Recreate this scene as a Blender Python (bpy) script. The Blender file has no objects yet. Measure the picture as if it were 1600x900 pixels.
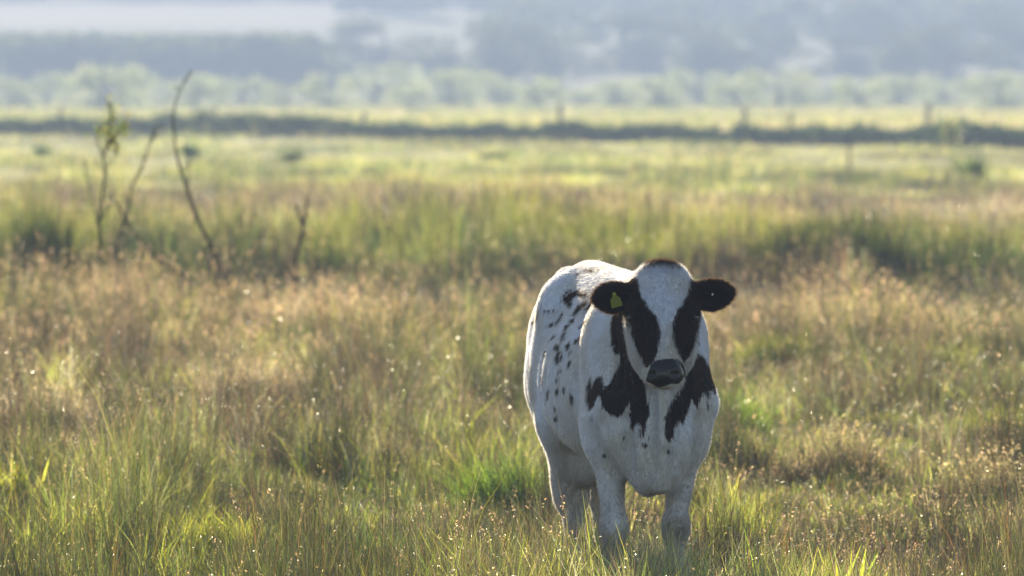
import bpy, bmesh, math
import numpy as np
from mathutils import Vector
R = math.radians
rng = np.random.default_rng(11)

# ------------------------------------------------------------------ camera
CAM_H, FPX, HOR = 2.17, 13333.0, 140.0
sc = bpy.context.scene
cam_d = bpy.data.cameras.new('camera'); cam = bpy.data.objects.new('camera', cam_d)
sc.collection.objects.link(cam); sc.camera = cam
cam.location = (0, 0, CAM_H)
cam_d.sensor_width = 36; cam_d.lens = 300
cam.rotation_euler = (R(90) - math.atan((450 - HOR) / FPX), 0, 0)
cam_d.clip_start = 0.5; cam_d.clip_end = 12000
cam_d.dof.use_dof = True; cam_d.dof.focus_distance = 34.1; cam_d.dof.aperture_fstop = 6.0

# ------------------------------------------------------------------ world, sun, exposure
SUN_EL, SUN_AZ = 15.0, -8.0            # azimuth from the view direction, + to the right
w = bpy.data.worlds.new('World'); sc.world = w; w.use_nodes = True
nt = w.node_tree; bg = nt.nodes['Background']
sky = nt.nodes.new('ShaderNodeTexSky'); sky.sky_type = 'NISHITA'; sky.sun_disc = False
sky.sun_elevation = R(SUN_EL); sky.sun_rotation = R(SUN_AZ); sky.altitude = 10
sky.air_density = 1.25; sky.dust_density = 0.4; sky.ozone_density = 1.0
nt.links.new(sky.outputs[0], bg.inputs[0]); bg.inputs[1].default_value = 0.066
sd = bpy.data.lights.new('sun', 'SUN'); so = bpy.data.objects.new('sun', sd); sc.collection.objects.link(so)
sd.energy = 5.0; sd.angle = R(0.5); sd.color = (1.0, 0.86, 0.60)
sun_dir = Vector((math.sin(R(SUN_AZ)) * math.cos(R(SUN_EL)), math.cos(R(SUN_AZ)) * math.cos(R(SUN_EL)), math.sin(R(SUN_EL))))
so.rotation_euler = sun_dir.to_track_quat('Z', 'Y').to_euler()
so.location = (0, 60, 40)
sc.view_settings.view_transform = 'Standard'; sc.view_settings.look = 'None'
sc.view_settings.exposure = 1.48; sc.view_settings.gamma = 1.0
cy = sc.cycles
cy.max_bounces = 7; cy.diffuse_bounces = 3; cy.glossy_bounces = 2; cy.transmission_bounces = 4
cy.volume_bounces = 1; cy.transparent_max_bounces = 8
cy.sample_clamp_indirect = 4.0; cy.sample_clamp_direct = 14.0
cy.use_denoising = True
try:
    cy.denoiser = 'OPENIMAGEDENOISE'; cy.denoising_input_passes = 'RGB_ALBEDO_NORMAL'
except Exception: pass
cy.use_adaptive_sampling = True; cy.adaptive_threshold = 0.012
cy.caustics_reflective = False; cy.caustics_refractive = False

# ------------------------------------------------------------------ helpers
def gD(y): return CAM_H * FPX / (y - HOR)                 # flat-ground distance of a picture row
def smooth01(t): t = np.clip(t, 0, 1); return t * t * (3 - 2 * t)
class VNoise:
    def __init__(s, seed): s.t = np.random.default_rng(seed).random((256, 256)).astype(np.float32)
    def __call__(s, x, y):
        x = np.asarray(x, float); y = np.asarray(y, float)
        xi = np.floor(x).astype(int); yi = np.floor(y).astype(int)
        fx = smooth01(x - xi); fy = smooth01(y - yi); t = s.t
        a = t[xi & 255, yi & 255]; b = t[(xi + 1) & 255, yi & 255]; c = t[xi & 255, (yi + 1) & 255]; d = t[(xi + 1) & 255, (yi + 1) & 255]
        return (a * (1 - fx) + b * fx) * (1 - fy) + (c * (1 - fx) + d * fx) * fy
    def fbm(s, x, y, o=3):
        v = 0; a = .5; n = 0
        for i in range(o):
            v = v + a * s(x * 2 ** i + 17.3 * i, y * 2 ** i + 5.1 * i); n += a; a *= .5
        return v / n
N1, N2, N3, N4 = VNoise(1), VNoise(2), VNoise(3), VNoise(4)

def ground_z(x, y):
    x = np.asarray(x, float); y = np.asarray(y, float)
    z = .05 * (N1.fbm(x * .25, y * .25) - .5) * smooth01((300 - y) / 200)
    z = z - .42 * np.exp(-((y - 87 - .25 * x * np.sin(x * .08)) / 6.0) ** 2)              # wet ditch behind the first meadow
    z = z + .12 * np.exp(-((y - 72) / 5.0) ** 2) * (.4 + N2(x * .3, y * .1))
    t = np.clip((y - 1030) / 1000, 0, 1.35)
    hill = 25 * t ** 1.15 * (1 + .35 * (N2.fbm(x / 300 + 3, y / 400) - .5)) + 1.4 * (N3.fbm(x / 90, y / 120) - .5) * smooth01((y - 1050) / 200)
    return z + np.where(y > 1030, hill, 0) + np.where(y > 430, .5 * (N3.fbm(x / 30, y / 60) - .5) * smooth01((y - 430) / 200), 0)

def link(o, parent=None):
    sc.collection.objects.link(o)
    if parent: o.parent = parent
    return o
def tag(o, label=None, cat=None, group=None, kind=None):
    if label: o['label'] = label
    if cat: o['category'] = cat
    if group: o['group'] = group
    if kind: o['kind'] = kind
    return o
def empty(name, loc=(0, 0, 0), rz=0):
    o = bpy.data.objects.new(name, None); o.empty_display_size = .2; o.location = loc; o.rotation_euler = (0, 0, rz)
    return link(o)
def np_mesh(name, V, faces, mat, parent=None, smooth=False, attrs=None):
    """faces: list of (k, array n x k) blocks; attrs: name -> (n_verts x 3|4 colour or n_verts float)"""
    me = bpy.data.meshes.new(name)
    V = np.ascontiguousarray(V, np.float32)
    me.vertices.add(len(V)); me.vertices.foreach_set('co', V.ravel())
    nl = sum(f.size for f in faces); npol = sum(len(f) for f in faces)
    me.loops.add(nl); me.loops.foreach_set('vertex_index', np.concatenate([f.ravel() for f in faces]).astype(np.int32))
    me.polygons.add(npol)
    tot = np.concatenate([np.full(len(f), f.shape[1]) for f in faces])
    st = np.concatenate([[0], np.cumsum(tot)[:-1]])
    me.polygons.foreach_set('loop_start', st.astype(np.int32))
    me.polygons.foreach_set('use_smooth', np.full(npol, smooth))
    me.update(calc_edges=True)
    for k, a in (attrs or {}).items():
        a = np.asarray(a, np.float32)
        if a.ndim == 2:
            if a.shape[1] == 3: a = np.hstack([a, np.ones((len(a), 1), np.float32)])
            at = me.attributes.new(k, 'FLOAT_COLOR', 'POINT'); at.data.foreach_set('color', a.ravel())
        else:
            at = me.attributes.new(k, 'FLOAT', 'POINT'); at.data.foreach_set('value', a)
    me.materials.append(mat)
    return link(bpy.data.objects.new(name, me), parent)

# ------------------------------------------------------------------ materials
def new_mat(name):
    m = bpy.data.materials.new(name); m.use_nodes = True; t = m.node_tree; t.nodes.clear()
    return m, t, t.nodes.new('ShaderNodeOutputMaterial')
def nd(t, typ, **kw):
    n = t.nodes.new(typ)
    for k, v in kw.items():
        if k.startswith('i_'): n.inputs[k[2:].replace('_', ' ')].default_value = v
        else: setattr(n, k, v)
    return n
def leafy(name, trans=.5, gloss=.06, rough=.35, tint=(1.0, 1.0, .75), attr='col', color=None):
    """thin leaf: diffuse + translucent + a sheen; colour from a mesh attribute"""
    m, t, out = new_mat(name)
    if color is None: c = nd(t, 'ShaderNodeAttribute', attribute_name=attr).outputs['Color']
    else:
        tc = nd(t, 'ShaderNodeTexCoord'); no = nd(t, 'ShaderNodeTexNoise'); no.inputs['Scale'].default_value = 6
        t.links.new(tc.outputs['Object'], no.inputs['Vector'])
        mx0 = nd(t, 'ShaderNodeMix', data_type='RGBA'); mx0.inputs[6].default_value = (*[v * .7 for v in color], 1); mx0.inputs[7].default_value = (*[v * 1.3 for v in color], 1)
        t.links.new(no.outputs[0], mx0.inputs[0]); c = mx0.outputs[2]
    d = nd(t, 'ShaderNodeBsdfDiffuse'); tr = nd(t, 'ShaderNodeBsdfTranslucent'); g = nd(t, 'ShaderNodeBsdfGlossy')
    g.inputs['Roughness'].default_value = rough; g.inputs['Color'].default_value = (1, 1, 1, 1)
    mul = nd(t, 'ShaderNodeMix', data_type='RGBA', blend_type='MULTIPLY'); mul.inputs[0].default_value = 1
    t.links.new(c, mul.inputs[6]); mul.inputs[7].default_value = (*[v * 2.9 for v in tint], 1)
    t.links.new(c, d.inputs[0]); t.links.new(mul.outputs[2], tr.inputs[0])
    a = nd(t, 'ShaderNodeMixShader'); a.inputs[0].default_value = trans
    t.links.new(d.outputs[0], a.inputs[1]); t.links.new(tr.outputs[0], a.inputs[2])
    b = nd(t, 'ShaderNodeMixShader'); b.inputs[0].default_value = gloss
    t.links.new(a.outputs[0], b.inputs[1]); t.links.new(g.outputs[0], b.inputs[2]); t.links.new(b.outputs[0], out.inputs[0])
    return m
def solid(name, color, rough=.7, var=.3, scale=20, bump=.2):
    m, t, out = new_mat(name); p = nd(t, 'ShaderNodeBsdfPrincipled'); p.inputs['Roughness'].default_value = rough
    tc = nd(t, 'ShaderNodeTexCoord'); no = nd(t, 'ShaderNodeTexNoise'); no.inputs['Scale'].default_value = scale; no.inputs['Detail'].default_value = 5
    t.links.new(tc.outputs['Object'], no.inputs['Vector'])
    mx = nd(t, 'ShaderNodeMix', data_type='RGBA'); mx.inputs[6].default_value = (*[v * (1 - var) for v in color], 1); mx.inputs[7].default_value = (*[v * (1 + var) for v in color], 1)
    t.links.new(no.outputs[0], mx.inputs[0]); t.links.new(mx.outputs[2], p.inputs['Base Color'])
    bp = nd(t, 'ShaderNodeBump'); bp.inputs['Strength'].default_value = bump; t.links.new(no.outputs[0], bp.inputs['Height']); t.links.new(bp.outputs[0], p.inputs['Normal'])
    t.links.new(p.outputs[0], out.inputs[0]); return m
M_grass = leafy('grass_blades', .72, .11, .26)
M_reed = leafy('reed_blades', .34, .06, .35)
M_stem = leafy('dry_stems', .30, .08, .28, (1.0, .95, .80))
M_seed = leafy('seed_heads', .6, .06, .35, (1.0, .90, .80))
M_leaf = leafy('sapling_leaves', .55, .06, .35)
M_crown = leafy('tree_leaves', .40, .03, .5); M_wil = leafy('willow_leaves', .6, .05, .5)
M_bark = solid('bark', (.07, .055, .045), .85, .4, 30)
M_twig = solid('twig_bark', (.040, .028, .024), .6, .4, 60)
M_post = solid('weathered_wood', (.10, .085, .07), .8, .3, 15)
def mat_ground():
    m, t, out = new_mat('meadow_soil'); p = nd(t, 'ShaderNodeBsdfPrincipled'); p.inputs['Roughness'].default_value = .95
    p.inputs['Specular IOR Level'].default_value = .05; geo = nd(t, 'ShaderNodeNewGeometry'); at = nd(t, 'ShaderNodeAttribute', attribute_name='col')
    no = nd(t, 'ShaderNodeTexNoise'); no.inputs['Scale'].default_value = 1.5; no.inputs['Detail'].default_value = 8
    t.links.new(geo.outputs['Position'], no.inputs['Vector'])
    mr = nd(t, 'ShaderNodeMapRange'); mr.inputs['To Min'].default_value = .55; mr.inputs['To Max'].default_value = 1.45
    t.links.new(no.outputs[0], mr.inputs[0])
    mx = nd(t, 'ShaderNodeMix', data_type='RGBA', blend_type='MULTIPLY'); mx.inputs[0].default_value = 1
    t.links.new(at.outputs['Color'], mx.inputs[6]); t.links.new(mr.outputs[0], mx.inputs[7]); t.links.new(mx.outputs[2], p.inputs['Base Color'])
    t.links.new(p.outputs[0], out.inputs[0]); return m
def mat_drop():
    m, t, out = new_mat('dew'); g = nd(t, 'ShaderNodeBsdfGlossy'); g.inputs['Roughness'].default_value = .22
    tr = nd(t, 'ShaderNodeBsdfTranslucent'); tr.inputs[0].default_value = (.95, .95, .9, 1)
    a = nd(t, 'ShaderNodeMixShader'); a.inputs[0].default_value = .5; t.links.new(g.outputs[0], a.inputs[1]); t.links.new(tr.outputs[0], a.inputs[2]); t.links.new(a.outputs[0], out.inputs[0])
    return m
M_dew = mat_drop()

# ------------------------------------------------------------------ ground sheet
def lin(a, b, n): return np.linspace(a, b, n)
ys = np.concatenate([lin(-300, 25, 14), lin(28, 110, 110), lin(113, 430, 90), lin(440, 1030, 50), lin(1050, 2600, 160), lin(2700, 6000, 12)])
xs = np.concatenate([lin(-2500, -300, 20), lin(-280, -45, 24), lin(-40, 40, 100), lin(45, 280, 24), lin(300, 2500, 20)])
GX, GY = np.meshgrid(xs, ys); GZ = ground_z(GX, GY)
nx, ny = len(xs), len(ys)
ii = (np.arange(ny - 1)[:, None] * nx + np.arange(nx - 1)[None]).ravel()
Q = np.stack([ii, ii + 1, ii + 1 + nx, ii + nx], 1)
far = smooth01((GY - 112) / 120)[..., None]; hil = smooth01((GY - 1020) / 60)[..., None]
soil = np.array([.05, .042, .028]); fld = np.array([.13, .15, .055]); straw = np.array([.30, .26, .14]); wood = np.array([.06, .075, .04])
gc = (soil * (1 - far) + fld * far) * (1 - hil) + np.array([.09, .10, .05]) * hil
k = smooth01((N4.fbm(GX / 60, GY / 90) - .45) * 5)[..., None] * smooth01((GY - 1030) / 100)[..., None]
gc = gc * (1 - k) + wood * k
ygr = HOR - (GZ - CAM_H) * FPX / np.maximum(GY, 1); xgr = 800 + GX * FPX / np.maximum(GY, 1)
strip = ((GY > 1620) & (GY < 1860) & (GX < -.0195 * GY))[..., None]     # pale ripe field high on the left of the hill
gc = np.where(strip, np.array([.27, .23, .21]), gc)
np_mesh('ground', np.stack([GX, GY, GZ], -1).reshape(-1, 3), [Q], mat_ground(), smooth=True, attrs={'col': gc.reshape(-1, 3)})['kind'] = 'structure'

# ------------------------------------------------------------------ haze
def box_mesh(name, x0, x1, y0, y1, z0, z1, mat):
    V = np.array([(x, y, z) for z in (z0, z1) for y in (y0, y1) for x in (x0, x1)], float)
    F = np.array([(0, 2, 3, 1), (4, 5, 7, 6), (0, 1, 5, 4), (2, 6, 7, 3), (0, 4, 6, 2), (1, 3, 7, 5)])
    return np_mesh(name, V, [F], mat)
HAZE = .00078
if HAZE > 0:
    mh = bpy.data.materials.new('haze_air'); mh.use_nodes = True; t = mh.node_tree; t.nodes.clear()
    out = t.nodes.new('ShaderNodeOutputMaterial'); pv = t.nodes.new('ShaderNodeVolumePrincipled')
    pv.inputs['Color'].default_value = (.46, .575, .90, 1); pv.inputs['Density'].default_value = HAZE; pv.inputs['Anisotropy'].default_value = 0.0
    t.links.new(pv.outputs[0], out.inputs['Volume'])
    hz = box_mesh('haze', -2600, 2600, -400, 6200, -2.5, 62, mh)
    tag(hz, 'thin bluish morning haze filling the air over the whole meadow', 'haze', kind='stuff')

# ================================================================== COW
YAW = 13.0
S_, C_ = math.sin(R(YAW)), math.cos(R(YAW))
X0, Y0 = .448, 34.69
def cow_px(P):                      # cow-local points -> photograph pixels (used to lay the coat pattern on the flank)
    X = X0 + P[:, 0] * S_ + P[:, 1] * C_; Y = Y0 - P[:, 0] * C_ + P[:, 1] * S_
    return 800 + X / Y * FPX, HOR + (CAM_H - P[:, 2]) / Y * FPX
HL = np.array([S_, C_, 0.]); HF = np.array([C_, -S_, 0.]); HU = np.array([0, 0, 1.])
TI = R(30)
DN = -math.cos(TI) * HU + math.sin(TI) * HF; NN = math.cos(TI) * HF + math.sin(TI) * HU
HO = np.array([.905, -.057, 1.475])
def H(a, b, n): return HO + a * HL + b * DN + n * NN      # head frame: across, down the face, out of the face
def E(a, u, f): return HO + a * HL + u * HU + f * HF      # upright head frame

VOX = .008
gmin = np.array([-1.16, -.42, -.03]); gmax = np.array([1.30, .42, 1.60])
dims = np.ceil((gmax - gmin) / VOX).astype(int) + 1
axs = [(gmin[i] + VOX * np.arange(dims[i])).astype(np.float32) for i in range(3)]
F = np.full(dims, .3, np.float32)
def sub(c0, c1, m):
    lo = np.maximum(((np.minimum(c0, c1) - m - gmin) / VOX).astype(int), 0); hi = np.minimum(((np.maximum(c0, c1) + m - gmin) / VOX).astype(int) + 2, dims)
    sl = tuple(slice(a, b) for a, b in zip(lo, hi))
    g = np.meshgrid(*[axs[i][sl[i]] for i in range(3)], indexing='ij', sparse=True)
    return sl, g
def comb(sl, d, k, cut=False):
    f = F[sl]
    if cut:
        h = np.maximum(k - np.abs(f + d), 0) / k; F[sl] = np.maximum(f, -d) + h * h * k * .25
    else:
        h = np.maximum(k - np.abs(f - d), 0) / k; F[sl] = np.minimum(f, d) - h * h * k * .25
def cone(a, b, ra, rb, k=.05, sq=None, cut=False):
    """tapered limb from a to b; sq = (axis vector, factor) squashes along an axis"""
    a = np.array(a, float); b = np.array(b, float); m = max(ra, rb) * (1.3 if sq else 1) + k + .03
    sl, g = sub(a, b, m); ab = b - a; L2 = ab @ ab
    p = [g[i] - a[i] for i in range(3)]
    t = np.clip((p[0] * ab[0] + p[1] * ab[1] + p[2] * ab[2]) / L2, 0, 1)
    q = [p[i] - t * ab[i] for i in range(3)]; d2 = q[0] ** 2 + q[1] ** 2 + q[2] ** 2
    if sq is not None:
        ax, f = np.array(sq[0], float), sq[1]; dp = q[0] * ax[0] + q[1] * ax[1] + q[2] * ax[2]
        d2 = d2 + dp ** 2 * (1 / f ** 2 - 1)
    comb(sl, (np.sqrt(np.maximum(d2, 0)) - (ra + (rb - ra) * t)).astype(np.float32), k, cut)
def ell(c, r, k=.05, axes=None, cut=False):
    c = np.array(c, float); r = np.array(r, float); m = r.max() + k + .03
    sl, g = sub(c, c, m); p = [g[i] - c[i] for i in range(3)]
    A = np.eye(3) if axes is None else np.array(axes, float)
    q = [p[0] * A[i][0] + p[1] * A[i][1] + p[2] * A[i][2] for i in range(3)]
    k0 = np.sqrt(sum((q[i] / r[i]) ** 2 for i in range(3))) + 1e-6; k1 = np.sqrt(sum((q[i] / r[i] ** 2) ** 2 for i in range(3))) + 1e-6
    comb(sl, (k0 * (k0 - 1) / k1).astype(np.float32), k, cut)
def rotz(a, tilt=0):
    a = R(a); t = R(tilt); return [(math.cos(a), math.sin(a), 0), (-math.sin(a), math.cos(a), 0), (0, 0, 1)]
# trunk
ell((-.14, 0, .99), (.66, .280, .335), .08)
ell((.38, 0, .97), (.38, .20, .36), .10)
cone((.42, 0, 1.28), (-.52, 0, 1.325), .115, .125, .12)
cone((.42, 0, 1.36), (-.60, 0, 1.405), .035, .045, .09)
ell((-.70, 0, 1.13), (.31, .200, .265), .10)
for s in (-1, 1):
    ell((-.56, s * .125, 1.33), (.07, .045, .05), .12)
    ell((-.96, s * .065, 1.25), (.055, .05, .055), .08)
    cone((-.52, s * .14, 1.24), (-.60, s * .145, .95), .06, .05, .14)           # flank edge down from the hip bone
ell((-.90, 0, 1.37), (.08, .055, .06), .08)
# hind quarters
for s, hock, fet, sti in ((-1, (-.66, -.055, .50), (-.53, -.055, .15), (-.50, -.135, .80)), (1, (-.93, .135, .52), (-.84, .14, .15), (-.56, .17, .80))):
    ell((-.74, s * .095, 1.04), (.235, .085, .28), .09)
    cone((-.72, s * .095, 1.0), sti, .115, .075, .08)
    cone((-.80, s * .09, .92), hock, .105, .052, .08)
    cone(sti, hock, .085, .055, .08)
    h = np.array(hock); f = np.array(fet)
    ell(h + (-.03, 0, .0), (.05, .042, .07), .04)
    cone(h, f + (0, 0, .04), .046, .034, .04); ell(f, (.045, .043, .045), .03)
    cone(f, f + (.05, 0, -.09), .038, .045, .03)
    for c in (-1, 1): cone(f + (.05, c * .024, -.08), f + (.075, c * .026, -.13), .030, .037, .012)
# fore quarters
for s in (-1, 1):
    ell((.36, s * (.145 if s < 0 else .135), 1.02), (.17, .085, .30), .07)
    cone((.42, s * .145, 1.22), (.58, s * (.168 if s < 0 else .155), .92), .065, .070, .06)          # blade and point of shoulder
    cone((.58, s * .165, .92), (.40, s * .165, .78), .070, .082, .07)
for el_, kn, fe in (((.42, -.162, .76), (.47, -.150, .42), (.45, -.150, .14)), ((.42, .160, .76), (.50, .100, .42), (.50, .092, .14))):
    e, k_, f = map(np.array, (el_, kn, fe))
    cone(e + (-.02, 0, .1), e, .098, .070, .07); cone(e, k_ + (0, 0, .05), .066, .042, .05)
    ell(k_, (.052, .050, .065), .035); ell(k_ + (.018, 0, .0), (.036, .042, .05), .03)
    cone(k_, f, .038, .032, .035); ell(f, (.042, .042, .042), .03)
    cone(f, f + (.05, 0, -.09), .036, .043, .03)
    for c in (-1, 1): cone(f + (.05, c * .024, -.08), f + (.075, c * .026, -.13), .030, .037, .012)
# brisket, dewlap, neck
ell((.56, 0, .80), (.20, .165, .20), .08)
ell((.62, -.045, .655), (.10, .062, .10), .06); ell((.62, .03, .665), (.10, .055, .09), .05)
cone((.62, -.10, .74), (.60, -.13, .80), .07, .08, .05); cone((.62, .10, .74), (.60, .13, .80), .07, .08, .05)
cone((.36, 0, 1.16), (.80, -.045, 1.28), .215, .135, .12)
cone((.56, 0, .95), (.84, -.05, 1.16), .17, .085, .12)
cone((.40, 0, 1.33), (.84, -.05, 1.37), .075, .085, .12)
cone((.86, -.05, 1.07), (.785, -.015, .78), .020, .022, .035); cone((.785, -.015, .78), (.71, -.01, .60), .022, .03, .035)
cone((.79, -.075, 1.02), (.69, -.055, .70), .014, .020, .035); cone((.78, .0, 1.0), (.69, .035, .70), .014, .018, .035)
for s in (-1, 1):      # grooves between the brisket and the upper legs, hollow beside the point of the shoulder
    cone((.71, s * .145, .86), (.645, s * .135, .62), .026, .032, .030, cut=True)
    cone((.80, s * .035 - .01, .98), (.755, s * .045 - .01, .66), .010, .014, .025, cut=True)
    cone((.80, s * .07, 1.02), (.77, s * .13, .84), .018, .024, .05, cut=True)
    cone((.72, s * .205, 1.16), (.74, s * .19, .98), .010, .014, .05, cut=True)
for s in (-1, 1):      # loose skin folds on the neck and the edge of the shoulder blade
    for j in range(3): cone((.66 + .05 * j, s * (.165 - .022 * j), 1.22), (.63 + .05 * j, s * (.185 - .022 * j), 1.0), .007, .009, .03, cut=True)
    cone((.24, s * .235, 1.28), (.22, s * .265, .82), .030, .034, .06, cut=True)
    for j in range(5): cone((.08 - .11 * j, s * .275, 1.22), (.02 - .11 * j, s * .292, .92), .012, .014, .05, cut=True)
# head
XA = [HL, DN, NN]
cone(H(0, .07, -.075), H(0, .24, -.075), .100, .095, .05, (HL, 1.12))
cone(H(0, .20, -.070), H(0, .43, -.062), .092, .058, .06, (HL, 1.10))
ell(H(0, .025, -.075), (.085, .07, .085), .05, XA)                              # poll
ell(H(0, .10, -.03), (.100, .10, .045), .04, XA)
for s in (-1, 1):
    ell(H(s * .103, .185, -.045), (.028, .038, .035), .035, XA)                  # brow
    ell(H(s * .092, .17, -.075), (.040, .06, .05), .03, XA)
    ell(H(s * .098, .285, -.115), (.022, .075, .06), .05, XA)                   # cheek
    ell(H(s * .065, .30, -.15), (.045, .12, .07), .05, XA)                      # jaw
    ell(H(s * .037, .455, -.045), (.040, .040, .040), .03, XA)                  # nostril wing
cone(H(0, .28, -.14), H(0, .425, -.095), .075, .042, .05)
ell(H(0, .462, -.052), (.066, .041, .043), .03, XA)
ell(H(0, .450, -.084), (.044, .030, .028), .02, XA)                            # lower lip
cone(H(0, .24, -.20), (.80, -.045, 1.20), .06, .10, .08)
for s in (-1, 1):
    ell(H(s * .048, .474, -.008), (.018, .012, .016), .010, XA, cut=True)        # nostrils
    ell(H(s * .128, .205, -.050), (.022, .020, .022), .012, XA, cut=True)       # eye sockets
cone(H(-.06, .484, -.070), H(.06, .484, -.070), .008, .008, .010, cut=True)     # mouth line
# ears: stalk + cupped leaf facing the camera
for s, dz, le in ((-1, -.010, .080), (1, .0, .083)):
    ba = E(s * .098, -.098, -.045); ce = E(s * .193, -.110 + dz, -.030)
    cone(ba, E(s * .145, -.105 + dz, -.035), .036, .040, .03)
    la = HL * s; tilt = R(-10 if s > 0 else -4)
    A0 = la * math.cos(tilt) + HU * math.sin(-tilt) * (1 if s > 0 else -1) * (.9 if s > 0 else .6); A0 /= np.linalg.norm(A0)
    A1 = np.cross(HF, A0); A1 /= np.linalg.norm(A1)
    ell(ce, (le, .060, .026), .022, [A0, A1, HF])
    cone(ce, ce + A0 * (le - .010), .048, .018, .02, (HF, .45))
    ell(ce + A0 * .004 + HF * .026, (le * .82, .046, .024), .010, [A0, A1, HF], cut=True)
# tail
cone((-.93, 0, 1.38), (-1.04, .0, 1.30), .045, .036, .05); cone((-1.04, 0, 1.30), (-1.07, .02, .85), .034, .022, .03); cone((-1.07, .02, .85), (-1.05, .02, .55), .022, .014, .02)
# udder, hidden between the hind legs
ell((-.52, .02, .66), (.16, .12, .12), .06)

def surface_nets(F):
    ins = F < 0; c = sum(ins[i:ins.shape[0] - 1 + i, j:ins.shape[1] - 1 + j, k:ins.shape[2] - 1 + k].astype(np.int8) for i in (0, 1) for j in (0, 1) for k in (0, 1))
    mix = (c > 0) & (c < 8); idx = np.full(mix.shape, -1, np.int64); cells = np.argwhere(mix); idx[mix] = np.arange(len(cells))
    acc = np.zeros((len(cells), 3)); cnt = np.zeros(len(cells))
    cor = [(i, j, k) for i in (0, 1) for j in (0, 1) for k in (0, 1)]
    vals = {q: F[cells[:, 0] + q[0], cells[:, 1] + q[1], cells[:, 2] + q[2]] for q in cor}
    for q in cor:
        for ax in range(3):
            if q[ax] == 0:
                r_ = list(q); r_[ax] = 1; r_ = tuple(r_); a, b = vals[q], vals[r_]; m = (a < 0) != (b < 0)
                t = np.where(m, a / np.where(m, a - b, 1), 0); p = np.tile(np.array(q, float), (len(cells), 1)); p[:, ax] += t
                acc[m] += p[m]; cnt[m] += 1
    V = gmin + VOX * (cells + acc / cnt[:, None]); faces = []
    for ax in range(3):
        o1, o2 = [(1, 2), (2, 0), (0, 1)][ax]
        n = list(F.shape); n[ax] -= 1
        sl0 = [slice(1, -1)] * 3; sl0[ax] = slice(0, -1); sl1 = list(sl0); sl1[ax] = slice(1, None)
        a = ins[tuple(sl0)]; b = ins[tuple(sl1)]
        for flip, m in ((False, a & ~b), (True, ~a & b)):
            e = np.argwhere(m); e[:, o1] += 1; e[:, o2] += 1
            def cc(d1, d2):
                q = e.copy(); q[:, o1] -= d1; q[:, o2] -= d2; return idx[q[:, 0], q[:, 1], q[:, 2]]
            f = np.stack([cc(1, 1), cc(0, 1), cc(0, 0), cc(1, 0)], 1); faces.append(f[:, ::-1] if flip else f)
    return V, np.concatenate(faces)
CV, CF = surface_nets(F)
def vnormals(V, Fq):
    n = np.cross(V[Fq[:, 2]] - V[Fq[:, 0]], V[Fq[:, 3]] - V[Fq[:, 1]]); vn = np.zeros_like(V)
    for i in range(4): np.add.at(vn, Fq[:, i], n)
    return vn / (np.linalg.norm(vn, axis=1, keepdims=True) + 1e-12), n
ea = np.concatenate([CF[:, i] for i in range(4)]); eb = np.concatenate([CF[:, (i + 1) % 4] for i in range(4)])
deg = np.bincount(ea, minlength=len(CV)) + np.bincount(eb, minlength=len(CV))
def lap(V, f):
    s = np.stack([np.bincount(ea, V[eb, i], len(V)) + np.bincount(eb, V[ea, i], len(V)) for i in range(3)], 1) / deg[:, None]
    return V + f * (s - V)
for _ in range(3): CV = lap(lap(CV, .55), -.56)
CN, _n = vnormals(CV, CF)

# ---- coat pattern: where the dark patches lie, as signed values (>0 dark)
def Z1(*p): return [(780 + x * .2888, 380 + y * .2888) for x, y in p]
def Z2(*p): return [(780 + x / 3., 600 + y / 3.) for x, y in p]
FACE_L = Z1((700, 130), (742, 165), (757, 215), (772, 280), (800, 325), (842, 372), (868, 430), (869, 500), (856, 570), (838, 625), (822, 650), (800, 655), (772, 610), (745, 560), (726, 500), (712, 440), (690, 340), (600, 340), (560, 150))
FACE_R = Z1((1075, 130), (1032, 180), (1024, 250), (990, 318), (958, 365), (940, 430), (945, 500), (962, 555), (985, 600), (1004, 628), (1030, 590), (1050, 540), (1066, 470), (1075, 380), (1180, 330), (1180, 150))
MUZ = Z1((826, 640), (846, 622), (905, 612), (965, 612), (996, 640), (1010, 690), (1008, 745), (975, 752), (930, 750), (885, 766), (860, 772), (830, 752), (792, 735), (806, 680))
NECK_L = Z1((720, 380), (700, 420), (690, 450), (655, 510), (622, 540), (618, 575), (662, 592), (648, 655), (622, 705), (600, 750), (570, 775), (556, 710), (530, 715), (502, 765), (497, 705), (478, 760), (480, 860)) + \
    Z2((410, 40), (425, 110), (445, 90), (470, 40), (485, 100), (520, 128), (560, 145), (590, 110), (612, 70), (618, 195), (632, 205), (645, 165), (668, 185), (680, 232), (690, 170), (708, 120), (702, 60)) + Z1((800, 860), (790, 760), (760, 660), (900, 560), (900, 420))
CHEST_R = Z1((1010, 500), (1050, 530), (1075, 580), (1110, 610), (1142, 680), (1160, 740), (1166, 805), (1140, 780), (1130, 840), (1112, 790), (1085, 820), (1075, 880)) + \
    Z2((930, 100), (900, 60), (875, 140), (858, 190), (845, 150), (820, 200), (805, 262), (782, 245), (778, 150), (800, 90), (838, 20)) + Z1((935, 860), (985, 780), (1010, 720), (960, 600))
def sd_poly(px, py, poly):
    poly = np.array(poly); n = len(poly); d = np.full(len(px), 1e9); inside = np.zeros(len(px), bool)
    for i in range(n):
        a, b = poly[i], poly[(i + 1) % n]; e = b - a; wx, wy = px - a[0], py - a[1]
        t = np.clip((wx * e[0] + wy * e[1]) / (e @ e), 0, 1); d = np.minimum(d, (wx - t * e[0]) ** 2 + (wy - t * e[1]) ** 2)
        c = ((a[1] <= py) & (b[1] > py)) | ((b[1] <= py) & (a[1] > py))
        inside ^= c & (px < a[0] + (py - a[1]) / (e[1] if e[1] != 0 else 1e-9) * e[0])
    return np.where(inside, 1, -1) * np.sqrt(d)
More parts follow.
